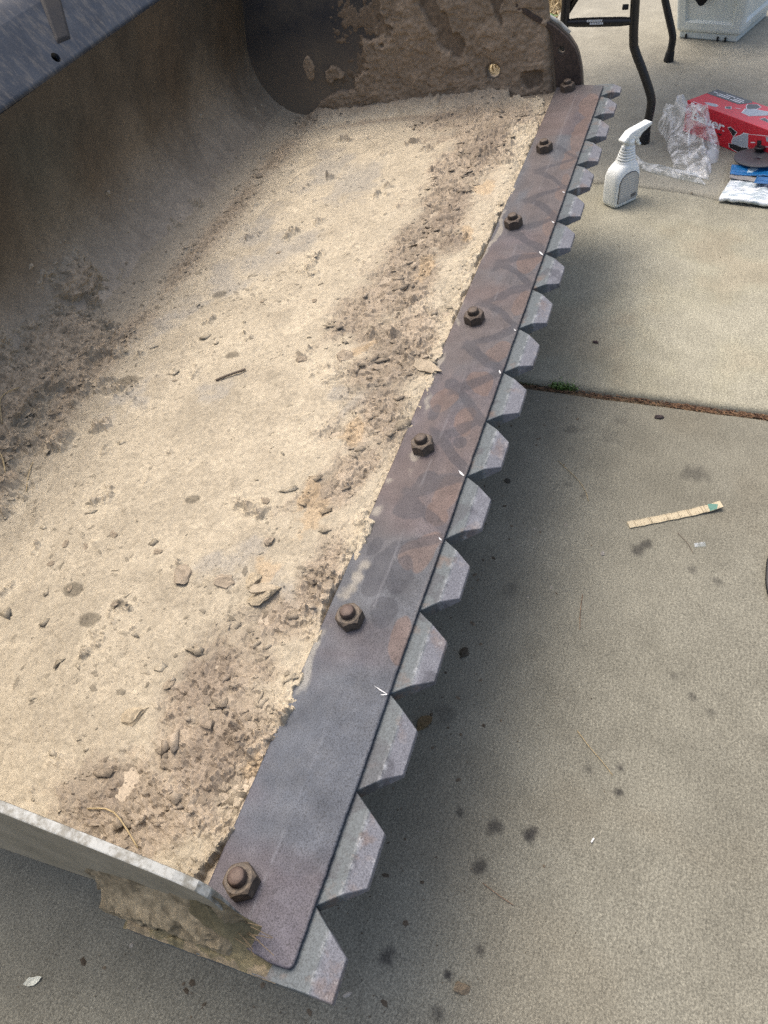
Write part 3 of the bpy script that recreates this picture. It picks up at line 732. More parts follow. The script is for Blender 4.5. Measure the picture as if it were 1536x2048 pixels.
tag(soil_o, 'dry beige soil caked over the floor of the bucket', 'soil', kind='stuff')

def surf(x, y):       # height of the soil over the flat bucket floor
    t, _ = dirt(np.array([[float(x)]]), np.array([[float(y) - Y0]])); return max(float(t[0, 0]), 0.0)

# crumbs strewn over the soil
def bits(bm_lists, P, size, asp, seed, flat=.4):
    """squashed irregular lumps, appended to numpy lists"""
    rg_ = np.random.default_rng(seed); n = len(P)
    base = np.array([(1, 0, 0), (.3, .95, 0), (-.8, .6, 0), (-.8, -.6, 0), (.3, -.95, 0), (.35, .25, .8), (-.45, .1, .9), (.1, -.5, .75)])
    F = [(0, 1, 5), (1, 2, 6), (1, 6, 5), (2, 3, 6), (3, 7, 6), (3, 4, 7), (4, 0, 7), (0, 5, 7), (5, 6, 7)]
    V = base[None] * (1 + .35 * rg_.uniform(-1, 1, (n, 8, 3)))
    V[..., 0] *= asp[:, None]; V[..., 2] *= flat
    a = rg_.uniform(0, 6.283, n); ca, sa = np.cos(a)[:, None], np.sin(a)[:, None]
    x = V[..., 0] * ca - V[..., 1] * sa; y = V[..., 0] * sa + V[..., 1] * ca
    V = np.stack([x, y, V[..., 2] - .1], -1) * size[:, None, None] + P[:, None, :]
    return V.reshape(-1, 3), (np.array(F)[None] + (np.arange(n) * 8)[:, None, None]).reshape(-1, 3)
def bits_mesh(name, V, F, C):
    me = bpy.data.meshes.new(name); me.vertices.add(len(V)); me.vertices.foreach_set('co', V.astype(np.float32).reshape(-1))
    me.loops.add(F.size); me.loops.foreach_set('vertex_index', F.astype(np.int32).reshape(-1))
    me.polygons.add(len(F)); me.polygons.foreach_set('loop_start', np.arange(0, F.size, 3, dtype=np.int32)); me.update(calc_edges=True)
    vcol(me, C); return me
cand = 60000
cx_ = XN + .01 + (XF - XN - .03) * rng.random(cand) ** 1.15; cs = rng.uniform(.004, S1 + .13, cand)
cy_ = Y0 + cs
dens = .05 + .22 * sst(.45, .7, blobs(cx_, cy_, BROWN) + .6 * (fbm(cx_ * 20, cy_ * 20, 3, 120) - .5)) + .8 * sst(.56, .72, fbm(cx_ * 11, cy_ * 16, 3, 121)) * .6
dens += 1.3 * np.exp(-((cs - S1 - .03) / .04) ** 2) + .5 * np.exp(-((cs - S1 + .02) / .05) ** 2)
dens += .9 * blobs(cx_, cy_, [(.31, .45, .05, .05), (.33, .5, .03, .04), (.25, .37, .05, .05), (.30, .24, .05, .06), (.92, .5, .05, .12), (.87, .44, .02, .18), (.17, .3, .05, .08), (.72, .38, .03, .2)])
dens *= np.where(cs > S1 + .06, .35 + 2 * blobs(cx_, cs - S1, PILE), 1)
keep = rng.random(cand) < dens * .36
cx_, cs, cy_ = cx_[keep], cs[keep], cy_[keep]
th_, cc_ = dirt(cx_[:, None], cs[:, None]); y_, z_, ny, nz = prof(cs)
t_ = np.maximum(th_[:, 0], .0) ; sz = .0009 + .0034 * rng.random(len(cx_)) ** 7
sz *= np.where((cs > S1 - .02), 1.15, 1.)
V, F = bits(None, np.stack([cx_, y_ + ny * t_, z_ + nz * t_], -1), sz, rng.uniform(.9, 2.4, len(cx_)), 5)
ck = (cc_[:, 0] * rng.uniform(.55, 1.05, (len(cx_), 1)))
tag(link('soil_crumbs', bits_mesh('soil_crumbs', V, F, np.repeat(ck, 8, 0)), M_soil, None, BM), 'small crumbs of dry soil strewn over the bucket floor', 'crumbs', kind='stuff')

# thin curled flakes of crust lying loose or half lifted
n = 9000
fx_ = XN + .01 + (XF - XN - .03) * rng.random(n) ** 1.2; fy_ = rng.uniform(.095, YC, n)
ed_ = fy_ - np.interp(fx_, EDGE[:, 0], EDGE[:, 1])
dn = .04 + .7 * sst(.35, .75, blobs(fx_, fy_, BROWN) + .8 * (fbm(fx_ * 18, fy_ * 18, 3, 125) - .5)) + .5 * np.exp(-(ed_ / .03) ** 2)
kp = (rng.random(n) < dn * .34) & (ed_ > .006); fx_, fy_ = fx_[kp], fy_[kp]; n = len(fx_)
th_, cc_ = dirt(fx_[:, None], fy_[:, None] - Y0)
K = 7; ang = np.sort(rng.uniform(0, 6.283, (n, K)), 1); rad_ = rng.uniform(.55, 1.1, (n, K))
fs_ = .0016 + .0085 * rng.random(n) ** 4.0; asp_ = rng.uniform(1., 2.2, n)
yaw = rng.normal(.15, .7, n); lx = np.cos(ang) * rad_ * fs_[:, None]; ly = np.sin(ang) * rad_ * (fs_ * asp_)[:, None]
gxx = lx * np.cos(yaw)[:, None] - ly * np.sin(yaw)[:, None]; gyy = lx * np.sin(yaw)[:, None] + ly * np.cos(yaw)[:, None]
tx_ = rng.normal(-.10, .14, n); ty_ = rng.normal(0, .12, n)
zz0 = th_ + gxx * tx_[:, None] + gyy * ty_[:, None] + .25 * np.abs(gxx * tx_[:, None])
tk = (.0004 + .06 * fs_)[:, None]
top_ = np.stack([gxx + fx_[:, None], gyy + fy_[:, None], zz0 + tk * 1.3], -1); bot_ = np.stack([gxx * .9 + fx_[:, None], gyy * .9 + fy_[:, None], zz0 - tk * .6], -1)
V = np.concatenate([top_, bot_], 1).reshape(-1, 3); b0 = np.arange(n)[:, None, None] * (2 * K)
tris = [(0, i, i + 1) for i in range(1, K - 1)] + [q for i in range(K) for q in ((i, K + i, (i + 1) % K), ((i + 1) % K, K + i, K + (i + 1) % K))]
F = (np.array(tris)[None] + b0).reshape(-1, 3)
ck = cc_[:, 0] * rng.uniform(.72, 1.12, (n, 1))
tag(link('crust_flakes', bits_mesh('crust_flakes', V, F, np.repeat(ck, 2 * K, 0)), M_soil, None, BM), 'thin flakes of dry crust lying over the bucket floor', 'flakes', kind='stuff')

# single clods and flakes that stand out
def clod_mesh(name, r, asp, flat, seed, c):
    rg_ = random.Random(seed); bm = bmesh.new()
    for _ in range(22):
        v = Vector((rg_.gauss(0, 1), rg_.gauss(0, 1), rg_.gauss(0, 1))).normalized() * rg_.uniform(.8, 1.15)
        bm.verts.new((v.x * r * asp, v.y * r, max(-.4, min(.75, v.z)) * r * flat))
    bmesh.ops.convex_hull(bm, input=bm.verts)
    bmesh.ops.delete(bm, geom=[v for v in bm.verts if not v.link_faces], context='VERTS')
    bmesh.ops.subdivide_edges(bm, edges=bm.edges[:], cuts=2, use_grid_fill=True)
    bmesh.ops.triangulate(bm, faces=bm.faces[:])
    for v in bm.verts:
        k = float(fbm(np.array([v.co.x / r * 3 + seed * 3.1]), np.array([v.co.y / r * 3 + v.co.z / r * 4]), 3, 130, .6)[0]) - .5
        v.co += v.co.normalized() * k * r * .38
    me = bm_mesh(name, bm)
    cc = np.array(c)[None] * np.array([[.75 + .4 * rg_.random()] for _ in me.vertices]); vcol(me, cc); return me
CL = [(.298, .299, .0125, 1.5, .5, 'grey mud clod with an upturned edge, left of the broken pale flakes'), (.297, .242, .010, 1.6, .45, 'thin mud flake between the grey clod and the pale broken flakes'),
      (.288, .184, .014, 1.5, .5, 'largest pale broken flake of dry clay near the plate'), (.303, .205, .010, 1.3, .6, 'smaller pale clay lump resting against the largest broken flake'),
      (.721, .246, .013, 1.4, .45, 'curled mud flake beside the orange clay patch'), (.711, .318, .008, 1.5, .5, 'small curled mud flake left of the orange clay patch'),
      (.118, .26, .011, 1.4, .6, 'rounded tan clod near the near side wall'), (.361, .209, .007, 1.2, .7, 'small dark grey pebble of mud above the pale broken flakes'),
      (1.344, .69, .009, 1.2, .8, 'dark clod lying by the corner curve far down the bucket')]
for k, (x, y, r, a_, fl_, lb) in enumerate(CL):
    o = link('mud_clod', clod_mesh('mud_clod', r, a_, fl_, 200 + k, (.36, .305, .215) if k in (2, 3, 6) else (.285, .24, .18)), M_soil)
    o.matrix_world = BM @ Matrix.Translation((x, y, surf(x, y) + (.001 if y < .64 else .004))) @ Matrix.Rotation(R(35 + 47 * k), 4, 'Z') @ Matrix.Rotation(R(8), 4, 'X')
    tag(o, lb, 'clod')
GL0 = [(.241, .365, .005), (.327, .355, .006), (.346, .438, .007), (.294, .448, .0065), (.287, .501, .0065), (.321, .501, .006), (.425, .245, .006), (.118, .345, .006), (.322, .47, .006), (.335, .485, .005), (.255, .447, .004), (.865, .43, .006), (.868, .46, .005), (.872, .40, .007), (.87, .36, .006), (1.0, .47, .006), (1.03, .5, .006), (.98, .43, .007), (.16, .24, .007), (.15, .3, .006), (.655, .52, .004), (.56, .3, .005)]
GL = GL0[::2] + GL0[1:8:4]
for k, (x, y, r) in enumerate(GL):
    o = link('soil_lump', clod_mesh('soil_lump', r * .8, 1.2 + .8 * random.random(), .3, 300 + k, (.25, .21, .155)), M_soil)
    o.matrix_world = BM @ Matrix.Translation((x, y, surf(x, y) + .0002)) @ Matrix.Rotation(random.random() * 6, 4, 'Z')
    tag(o, 'small loose lump of dry soil on the bucket floor', 'soil lump', 'small lumps of soil on the bucket floor')
# raised flake at the plate edge
def flake(name, outline, mw, thick, curl, c, mat=M_soil):
    bm = bmesh.new(); top = []; bot = []
    for u, v in outline:
        z = curl * (u * 20) ** 2
        top.append(bm.verts.new((u, v, z + thick))); bot.append(bm.verts.new((u * .96, v * .96, z)))
    bm.faces.new(top); bm.faces.new(bot[::-1]); n = len(top)
    for i in range(n): bm.faces.new((bot[i], bot[(i + 1) % n], top[(i + 1) % n], top[i]))
    bmesh.ops.triangulate(bm, faces=bm.faces[:]); me = bm_mesh(name, bm); vcol(me, np.tile(np.array(c), (len(me.vertices), 1)) * rng.uniform(.85, 1.1, (len(me.vertices), 1)))
    return link(name, me, mat, None, mw)
def rough_outline(rx, ry, n, seed):
    rg_ = random.Random(seed); return [(rx * math.cos(6.283 * i / n) * rg_.uniform(.5, 1.2), ry * math.sin(6.283 * i / n) * rg_.uniform(.5, 1.2)) for i in range(n)]
o = flake('clay_flake', rough_outline(.010, .027, 11, 5), BM @ Matrix.Translation((.690, .106, surf(.69, .106) + .0015)) @ Matrix.Rotation(R(-28), 4, 'Z') @ Matrix.Rotation(R(-7), 4, 'Y'), .0022, .001, (.33, .28, .205))
tag(o, 'long cracked clay flake lifting at the edge of the steel plate', 'clay flake')
o = flake('clay_flake', rough_outline(.010, .017, 13, 8), BM @ Matrix.Translation((.289, .186, surf(.289, .186) + .006)) @ Matrix.Rotation(R(20), 4, 'Z') @ Matrix.Rotation(R(12), 4, 'X'), .003, .001, (.36, .305, .22))
tag(o, 'flat pale clay flake lying on top of the broken flakes', 'clay flake')
# twig
def stick(name, pts, rad, mat, label, cat, mw=None):
    bm = bmesh.new(); add_tube(bm, smooth_path(pts, 4), rad, 6)
    return tag(link(name, bm_mesh(name, bm, True), mat, None, mw), label, cat)
M_twig = plain('twig_bark', (.12, .095, .07), .9, var=.35, scale=300)
stick('twig', [(.657, .443, surf(.657, .443) + .002), (.668, .425, surf(.668, .425) + .0035), (.684, .402, surf(.684, .402) + .003)], .0019, M_twig, 'short dark twig lying on the smooth beige soil', 'twig', BM)
def stalk(pts, label, rad=.0006):
    q = []
    for x, s, dz in pts:
        t, _ = dirt(np.array([[x]]), np.array([[s]])); y, z, a, b = prof(np.array(s)); t = max(float(t[0, 0]), 0) + dz
        q.append((x, float(y + a * t), float(z + b * t)))
    stick('straw', q, rad, M_straw, label, 'straw', BM)
stalk([(.42, S1 + .02, .002), (.45, S1 + .06, .004), (.44, S1 + .12, .002)], 'long bent straw in the crumbly heap at the left', .0012)
stalk([(.50, S1 + .09, .003), (.535, S1 + .12, .004), (.57, S1 + .11, .003)], 'dry stalk sticking up from the crumbly heap below the back wall', .0008)
stalk([(.40, S1 - .03, .002), (.43, S1 - .01, .003), (.455, S1 + .0, .002)], 'short pale straw at the lower rim of the crumbly heap', .0007)
stalk([(.02, .165, .002), (.022, .13, .006), (.0, .09, .003)], 'curved dry root beside the near side wall', .0008)

# mud caked on the far wall (a relief standing on the plate)
yg = np.arange(.100, .70, .0021); zg = np.arange(.0, .33, .0021)
Yg, Zg = np.meshgrid(yg, zg, indexing='ij')
nl = fbm(Yg * 9, Zg * 9, 5, 140); nm = fbm(Yg * 30, Zg * 30, 4, 141); nh = fbm(Yg * 120, Zg * 120, 3, 142)
cover = sst(.66, .34, Yg + .34 * (nl - .5) + .16 * (nm - .5) + .35 * (Zg - .1)) + blobs(Yg + .03 * (nm - .5), Zg + .03 * (nm - .5), [(.55, .02, .14, .03), (.67, .12, .015, .02), (.60, .09, .02, .012)])
miss = blobs(Yg + .03 * (nm - .5), Zg + .03 * (nm - .5), [(.345, .22, .022, .07), (.325, .15, .022, .04), (.30, .115, .022, .025), (.145, .03, .028, .022), (.205, .20, .010, .06)])
hh = (sst(.32, .5, cover + .8 * (nl - .5)) * (1 - sst(.35, .55, miss)))
tm = -.004 + hh * (.0085 + .0042 * terr(fbm(Yg * 9 + .5 * Zg, Zg * 14, 5, 143, .58) * 6, .10) * .5 + .010 * (nm - .5)) + .0038 * (nh - .5) * (.3 + hh)
und = -.0025 + (.0040 + .0015 * nm) * sst(.60, .50, Yg + .2 * (nm - .5) + .15 * (Zg - .1) + .1 * (nh - .5))
tm = np.maximum(tm, und)
cm = np.array([.265, .205, .145])[None, None] * (.75 + .5 * nm)[..., None]; cm2 = np.array([.17, .13, .092])[None, None] * (.7 + .6 * nh)[..., None]
Cm = cm2 + (cm - cm2) * sst(.1, .6, hh)[..., None]
edge_fade = np.minimum.reduce([sst(.100, .112, Yg), sst(.70, .6, Yg), sst(.33, .3, Zg)])
tm = -.003 + (tm + .003) * edge_fade
hm = np.hypot(Yg - .230, (Zg - .056)); tm = np.where(hm < .0165, -.004, tm)
me = grid_mesh('caked_mud', np.stack([XF - tm, Yg, Zg], -1), Cm, flip=True)
bm = bmesh.new(); bm.from_mesh(me)
bmesh.ops.delete(bm, geom=[f for f in bm.faces if math.hypot(f.calc_center_median().y - .230, f.calc_center_median().z - .056) < .0155 or min(v.co.x for v in f.verts) > XF + .0012], context='FACES')
bm.to_mesh(me); bm.free()
tag(link('caked_mud', me, M_mud, None, BM), 'brown layers of mud caked on the far side wall', 'mud', kind='stuff')
# mud and rootlets on the outside near corner, lying on the end of the toothed bar
ug = np.arange(-.0615, -.028, .0011); vg = np.arange(.012, .165, .0013)
Ug, Vg = np.meshgrid(ug, vg, indexing='ij')
k1 = fbm(Ug * 40, Vg * 40, 4, 150); k2 = fbm(Ug * 160, Vg * 160, 3, 151); tt = (Ug + .0615) / .0335
bulge = np.exp(-((Vg - .072) / .026) ** 2)
hgt = -.004 + .0055 * sst(.0, .12, tt) * sst(.012, .03, Vg) + (.042 * sst(.25, 1., tt) * k1 * sst(.17, .13, Vg) + .006 * terr(fbm(Ug * 60, Vg * 60, 4, 152) * 4, .15) * .5) * sst(.03, .06, Vg) + .034 * bulge * sst(.2, .8, tt) * (.55 + .6 * k1) + .006 * (k1 - .5) + .004 * (k2 - .5)
Cn = np.array([.25, .205, .135])[None, None] * (.45 + 1.1 * k1)[..., None]; Cn = Cn * (1 - .35 * (bulge * sst(.3, .8, tt)))[..., None]
rag_ = sst(.168, .148, Vg + .03 * (fbm(Ug * 70, Vg * 70, 3, 153) - .5)); hgt = -.006 + (hgt + .006) * rag_
Cn = Cn * np.where((k1 + .3 * tt)[..., None] > .62, np.array([.62, .66, .6]), 1.)
tag(link('mud_lump', grid_mesh('mud_lump', np.stack([Ug, Vg, hgt], -1), Cn), M_mud, None, BM), 'olive lump of mud with roots outside the near side wall', 'mud', kind='stuff')
vg2 = np.arange(.040, .215, .0013); wg2 = np.arange(-.0035, .085, .0013)
Vg, Wg = np.meshgrid(vg2, wg2, indexing='ij')
k1 = fbm(Vg * 34, Wg * 34, 4, 155); k2 = fbm(Vg * 140, Wg * 140, 3, 156)
up_ = sst(.070, .0, Wg + .05 * (k1 - .5) + .12 * np.clip(Vg - .13, 0, 1)) * sst(.040, .058, Vg) * sst(.215, .17, Vg + .03 * (k2 - .5))
tw_ = -.003 + up_ * (.006 + .034 * k1 * k1 * 1.6 + .006 * terr(fbm(Vg * 30, Wg * 30, 4, 157) * 5, .12) * .5 + .006 * (k2 - .5))
tw_ = np.minimum(tw_, .021 + .004 * (k2 - .5))
Cw_ = np.array([.235, .195, .128])[None, None] * (.45 + 1.1 * k2)[..., None] * (.7 + .6 * k1)[..., None]
tag(link('wall_mud', grid_mesh('wall_mud', np.stack([XN - .0085 - tw_, Vg, Wg], -1), Cw_, smooth=False), M_mud, None, BM), 'thick tan mud caked low on the outside of the near wall', 'mud', kind='stuff')
bm = bmesh.new(); rg = random.Random(21)
for _ in range(11):
    p = Vector((-.040 + rg.uniform(-.006, .008), .045 + rg.uniform(-.004, .008), .012 + rg.uniform(0, .012)))
    q = p + Vector((rg.uniform(-.012, .006), -rg.uniform(.012, .032), rg.uniform(-.008, .008)))
    add_tube(bm, smooth_path([p, (p + q) / 2 + Vector((0, 0, rg.uniform(.002, .006))), q], 3), .00028, 4)
tag(link('rootlets', bm_mesh('rootlets', bm), plain('root_brown', (.16, .12, .07), .9), None, BM), 'tuft of dry rootlets poking out of the mud lump', 'roots', kind='stuff')

# ------------------------------------------------------------------ things on the pavement
ZF = .009                                    # top of the far slab
def frame(o, x, y=None, z=None): pass
# spray bottle
bc = Vector((1.767, -.046, ZF)); wv = Vector((.77, -.64, 0)).normalized(); nv = Vector((-wv.y * -1, wv.x * -1, 0)); nv = Vector((-.64, -.77, 0)).normalized()
BW = Matrix((( wv.x, -nv.x, 0, bc.x), (wv.y, -nv.y, 0, bc.y), (0, 0, .93, bc.z), (0, 0, 0, 1)))     # local x = wide axis, -y = label side
bottle = tag(empty('spray_bottle', BW), 'white plastic trigger spray bottle standing on the concrete beside the teeth', 'spray bottle')
M_wp = Mat('white_plastic', .35, 0, .5); M_wp.color((.74, .78, .77)); M_wp.b.inputs['Subsurface Weight'].default_value = .15; M_wp.b.inputs['Subsurface Radius'].default_value = (.01, .01, .01); M_wp.bump(M_wp.noise(40, 3), .05, .001)
def loft(secs, n=40):
    bm = bmesh.new(); rings = []
    for z, wx_, wy_, ox, e in secs:
        r_ = []
        for k in range(n):
            a = 2 * math.pi * k / n; c_, s_ = math.cos(a), math.sin(a)
            r_.append(bm.verts.new((ox + .5 * wx_ * math.copysign(abs(c_) ** (2 / e), c_), .5 * wy_ * math.copysign(abs(s_) ** (2 / e), s_), z)))
        rings.append(r_)
    for i in range(len(rings) - 1):
        for k in range(n): bm.faces.new((rings[i][k], rings[i][(k + 1) % n], rings[i + 1][(k + 1) % n], rings[i + 1][k]))
    bm.faces.new(rings[0][::-1]); bm.faces.new(rings[-1]); return bm
secs = [(0, .066, .040, 0, 4), (.003, .075, .048, 0, 5), (.012, .079, .051, 0, 5), (.055, .079, .051, 0, 5), (.078, .077, .050, 0, 4.5), (.090, .071, .048, .001, 3.6), (.098, .061, .045, .003, 3), (.104, .050, .041, .005, 2.6)]
z = .106; w_ = .045
for k in range(6):
    secs += [(z, w_ + .002, w_ * .86 + .002, .006 + .0008 * k, 2.2), (z + .0032, w_ + .0025, w_ * .86 + .0025, .006 + .0008 * k, 2.2), (z + .0048, w_ - .0055, w_ * .86 - .005, .006 + .0008 * k, 2.2)]
    z += .0062; w_ -= .0030
secs += [(z, .025, .024, .011, 2), (z + .003, .0235, .0235, .011, 2)]
link('bottle_body', bm_mesh('bottle_body', loft(secs), True), M_wp.m, bottle)
zc = z + .003
col_me = loft([(zc, .024, .024, .011, 2), (zc + .001, .026, .026, .011, 2), (zc + .012, .0255, .0255, .011, 2), (zc + .013, .02, .02, .011, 2)])
link('collar', bm_mesh('collar', col_me, True), M_wp.m, bottle)
hz_ = zc + .011
HP = [(-.014, 0), (.026, -.001), (.034, .008), (.058, .018), (.062, .021), (.061, .026), (.056, .0275), (.008, .022), (-.004, .019), (-.022, .004), (-.021, -.001)]
bm = prism(HP, [], lambda u, v, t: Vector((u + .008, t, v + hz_)), -.0105, .0105, .003)
link('spray_head', bm_mesh('spray_head', bm, True), M_wp.m, bottle)
bm = bmesh.new(); add_tube(bm, smooth_path([(.034, 0, hz_ + .004), (.036, 0, hz_ - .006), (.040, 0, hz_ - .016), (.047, 0, hz_ - .024)], 4), [.0045] * 9 + [.0035] * 4, 8)
link('trigger', bm_mesh('trigger', bm, True), M_wp.m, bottle)
LBL = [(-.030, .012), (.028, .012), (.030, .015), (.031, .060), (.027, .074), (.018, .083), (.004, .087), (-.012, .085), (-.024, .077), (-.030, .064), (-.032, .015)]
def lab(pts, s, c=(0, .047)): return [(c[0] + (p[0] - c[0]) * s, c[1] + (p[1] - c[1]) * s) for p in pts]
lf = lambda u, v, t: Vector((u, -.0252 - t, v))
link('label_border', bm_mesh('label_border', prism(LBL, [], lf, -.003, .0003)), plain('label_dark', (.10, .10, .10), .5), bottle)
lp = link('label_panel', bm_mesh('label_panel', prism(lab(LBL, .955), [], lf, -.003, .0006)), plain('label_grey', (.42, .42, .39), .5, var=.05), bottle)
bm = bmesh.new()
for k in range(9):
    zz = .076 - k * .0062; hw = .020 if k < 2 else .027
    q = [(-hw + .001, zz), (hw * (.55 + .4 * random.random()), zz), (hw * .6, zz + .0016), (-hw + .001, zz + .0016)]
    bm.faces.new([bm.verts.new(lf(u, v, .0009)) for u, v in q])
tag(link('printed_line', bm_mesh('printed_line', bm), plain('label_white', (.66, .66, .63), .6), lp), kind='stuff')
bm = bmesh.new()
for k in range(7):
    u = .009 + k * .0024
    bm.faces.new([bm.verts.new(lf(p[0], p[1], .0009)) for p in ((u, .017), (u + .0014, .017), (u + .0014, .027), (u, .027))])
tag(link('bar_mark', bm_mesh('bar_mark', bm), plain('label_ink', (.06, .06, .06), .6), lp), kind='stuff')

# folding table on bent tube legs
M_tube = Mat('black_powder_coat', .38, 0, .5); M_tube.color((.010, .010, .011)); M_tube = M_tube.m
M_rub = plain('black_rubber', (.012, .012, .012), .8)
table = tag(empty('folding_table', Matrix.Translation((2.107, .075, ZF))), 'folding table on bent black tube legs, its top above the picture', 'table')
def leg(x, pts, name='leg'):
    bm = bmesh.new(); add_tube(bm, smooth_path([(x - 2.107, y - .075, z - ZF) for y, z in pts], 7), .0112, 12)
    o = link(name, bm_mesh(name, bm, True), M_tube, table)
    bm = bmesh.new(); y, z = pts[0]; y2, z2 = pts[1]
    dv = Vector((0, y2 - y, z2 - z)).normalized(); p0 = Vector((x - 2.107, y - .075, 0))
    add_tube(bm, [p0, p0 + dv * .004, p0 + dv * .026, p0 + dv * .030], [.0150, .0156, .0132, .0125], 14)
    link('foot_cap', bm_mesh('foot_cap', bm, True), M_rub, o)
PR = [(-.066, .010), (-.070, .050), (-.0745, .100), (-.071, .128), (-.048, .180), (-.020, .236), (-.0135, .262), (-.009, .33), (.004, .615)]
leg(2.107, PR); leg(2.107, [(.15 - y, z) for y, z in PR])
PR2 = [(-.078, .010), (-.0815, .050), (-.082, .074), (-.077, .094), (-.045, .18), (-.035, .215), (-.03, .27), (-.02, .615)]
leg(2.72, PR2)
bm = bmesh.new(); add_tube(bm, [(0, y - .075, .303 - ZF + .012 * (y - .07)) for y in (-.017, -.005, .02, .075, .13, .15, .167)], [.0075, .0085, .0105, .011, .0105, .0085, .0075], 12)
cb = link('cross_bar', bm_mesh('cross_bar', bm, True), M_tube, table)
bm = bmesh.new(); add_tube(bm, [(0, .088, .316 - ZF), (.05, -.02, .46), (.09, -.07, .606)], .008, 10)
link('brace', bm_mesh('brace', bm, True), M_tube, table)
bm = bmesh.new(); add_tube(bm, [(-.006, -.075 + .006, .335 - ZF), (-.006, -.075 + .020, .335 - ZF)], .006, 10)
link('stop_button', bm_mesh('stop_button', bm, True), M_rub, table)
bm = bmesh.new()
for row in range(2):                          # worn white maker's print, too small to read
    for k in range(9):
        y = .028 - k * .0042 - .003 * row; zz = .3045 - ZF + .0025 - row * .0062
        if row == 1 and k in (0,): continue
        v = [(-.0114, y, zz), (-.0114, y - .0034, zz), (-.0105, y - .0034, zz + .0045), (-.0105, y, zz + .0045)]
        bm.faces.new([bm.verts.new(p) for p in v])
tag(link('printed_mark', bm_mesh('printed_mark', bm), plain('print_white', (.55, .58, .60), .6), cb), kind='stuff')
bm = bmesh.new(); add_box(bm, -.13, .76, -.36, .36, .606, .642); bevel_all(bm, .008)
link('table_top', bm_mesh('table_top', bm), plain('grey_plastic_top', (.55, .55, .53), .6), table)

# white storage bin
b1, b2 = Vector((2.936, -.085, ZF)), Vector((2.867, -.285, ZF))
ux = (b2 - b1).normalized(); uy = Vector((-ux.y, ux.x, 0)); uy = -uy if uy.x < 0 else uy
BB = Matrix(((ux.x, uy.x, 0, b1.x), (ux.y, uy.y, 0, b1.y), (0, 0, 1, ZF), (0, 0, 0, 1)))
binw = tag(empty('storage_bin', BB), 'white plastic storage bin with a recessed panel behind the table', 'bin')
def bin_mat():
    M_ = Mat('dusty_white_plastic', .5)
    c = M_.mix(M_.ramp(M_.noise(7, 5, .65), [(.35, 0.), (.7, 1.)]), (.52, .57, .54), (.66, .70, .68))
    c = M_.mix(M_.ramp(M_.vor(140), [(.05, .5), (.09, 0.)]), c, (.34, .34, .30)); M_.color(c); M_.bump(M_.noise(300, 3), .15, .0006); return M_.m
M_bin = bin_mat()
bm = bmesh.new()
wB, dB = .205, .28
def rect(z, e, r=0): return [(-e, -e, z), (wB + e, -e, z), (wB + e, dB + e, z), (-e, dB + e, z)]
lo = [bm.verts.new(p) for p in rect(.020, .004)]; hi = [bm.verts.new(p) for p in rect(.36, .034)]
fs = [bm.faces.new((lo[k], lo[(k + 1) % 4], hi[(k + 1) % 4], hi[k])) for k in range(4)]
bm.faces.new(lo[::-1]); bm.faces.new(hi)
bmesh.ops.recalc_face_normals(bm, faces=bm.faces)
bmesh.ops.bevel(bm, geom=[e for e in bm.edges], offset=.012, segments=3, affect='EDGES', profile=.5)
big = sorted([f for f in bm.faces if abs(f.normal.z) < .5], key=lambda f: -f.calc_area())[:4]
r = bmesh.ops.inset_individual(bm, faces=big, thickness=.026, depth=0)
r = bmesh.ops.inset_individual(bm, faces=big, thickness=.009, depth=-.009)
me = bm_mesh('bin_body', bm); link('bin_body', me, M_bin, binw)
bm = bmesh.new(); add_box(bm, .006, wB - .006, .006, dB - .006, .0, .024); bevel_all(bm, .004)
link('bin_base', bm_mesh('bin_base', bm), M_bin, binw)
for k, u in enumerate((.028, .135, .160)):
    bm = bmesh.new(); add_box(bm, u, u + .005, -.001, .012, .0, .013); bevel_all(bm, .001)
    link('foot', bm_mesh('foot', bm), M_rub, binw)
# black cloth hanging over the front of the bin
RAG = [(.030, .36), (.034, .142), (.0385, .128), (.048, .120), (.058, .113), (.066, .107), (.074, .1035), (.081, .106), (.086, .116), (.094, .134), (.102, .16), (.125, .36)]
bm = prism(RAG, [], lambda u, v, t: Vector((u + .004 * math.sin(v * 60), -.016 - .098 * max(0, v - .10) * .9 + t + .003 * math.sin(u * 160), v)), -.006, .001, .0015)
rag = link('black_cloth', bm_mesh('black_cloth', bm, True), plain('black_cloth', (.004, .004, .004), .95), None, BB)
tag(rag, 'black cloth hanging down over the front of the white bin', 'cloth')

# red tool box of printed card
ub = Vector((-.686, -.728, 0)).normalized(); vb_ = Vector((.728, -.686, 0)).normalized()
TLc = Vector((2.177, -.170, ZF)) - ub * .012
BX_ = Matrix(((ub.x, vb_.x, 0, TLc.x), (ub.y, vb_.y, 0, TLc.y), (0, 0, 1, ZF), (0, 0, 0, 1)))
box = tag(empty('tool_box', BX_), 'red printed cardboard box with pictures of an angle grinder', 'box')
HB = .079
M_red = Mat('red_card', .32, 0, .5); M_red.color(M_red.mix(M_red.noise(30, 3), (.52, .018, .032), (.60, .022, .038))); M_red.bump(M_red.noise(25, 3), .05, .002)
bm = bmesh.new(); add_box(bm, 0, .37, 0, .104, 0, HB); bevel_all(bm, .0012)
bb = link('carton', bm_mesh('carton', bm), M_red.m, box)
M_pw = plain('print_white2', (.74, .75, .76), .4, var=.04); M_pk = plain('print_black', (.018, .018, .02), .4); M_pg = plain('print_grey', (.36, .40, .44), .4, var=.25, scale=120); M_pd = plain('print_dark_grey', (.085, .095, .10), .45)
DU = .012
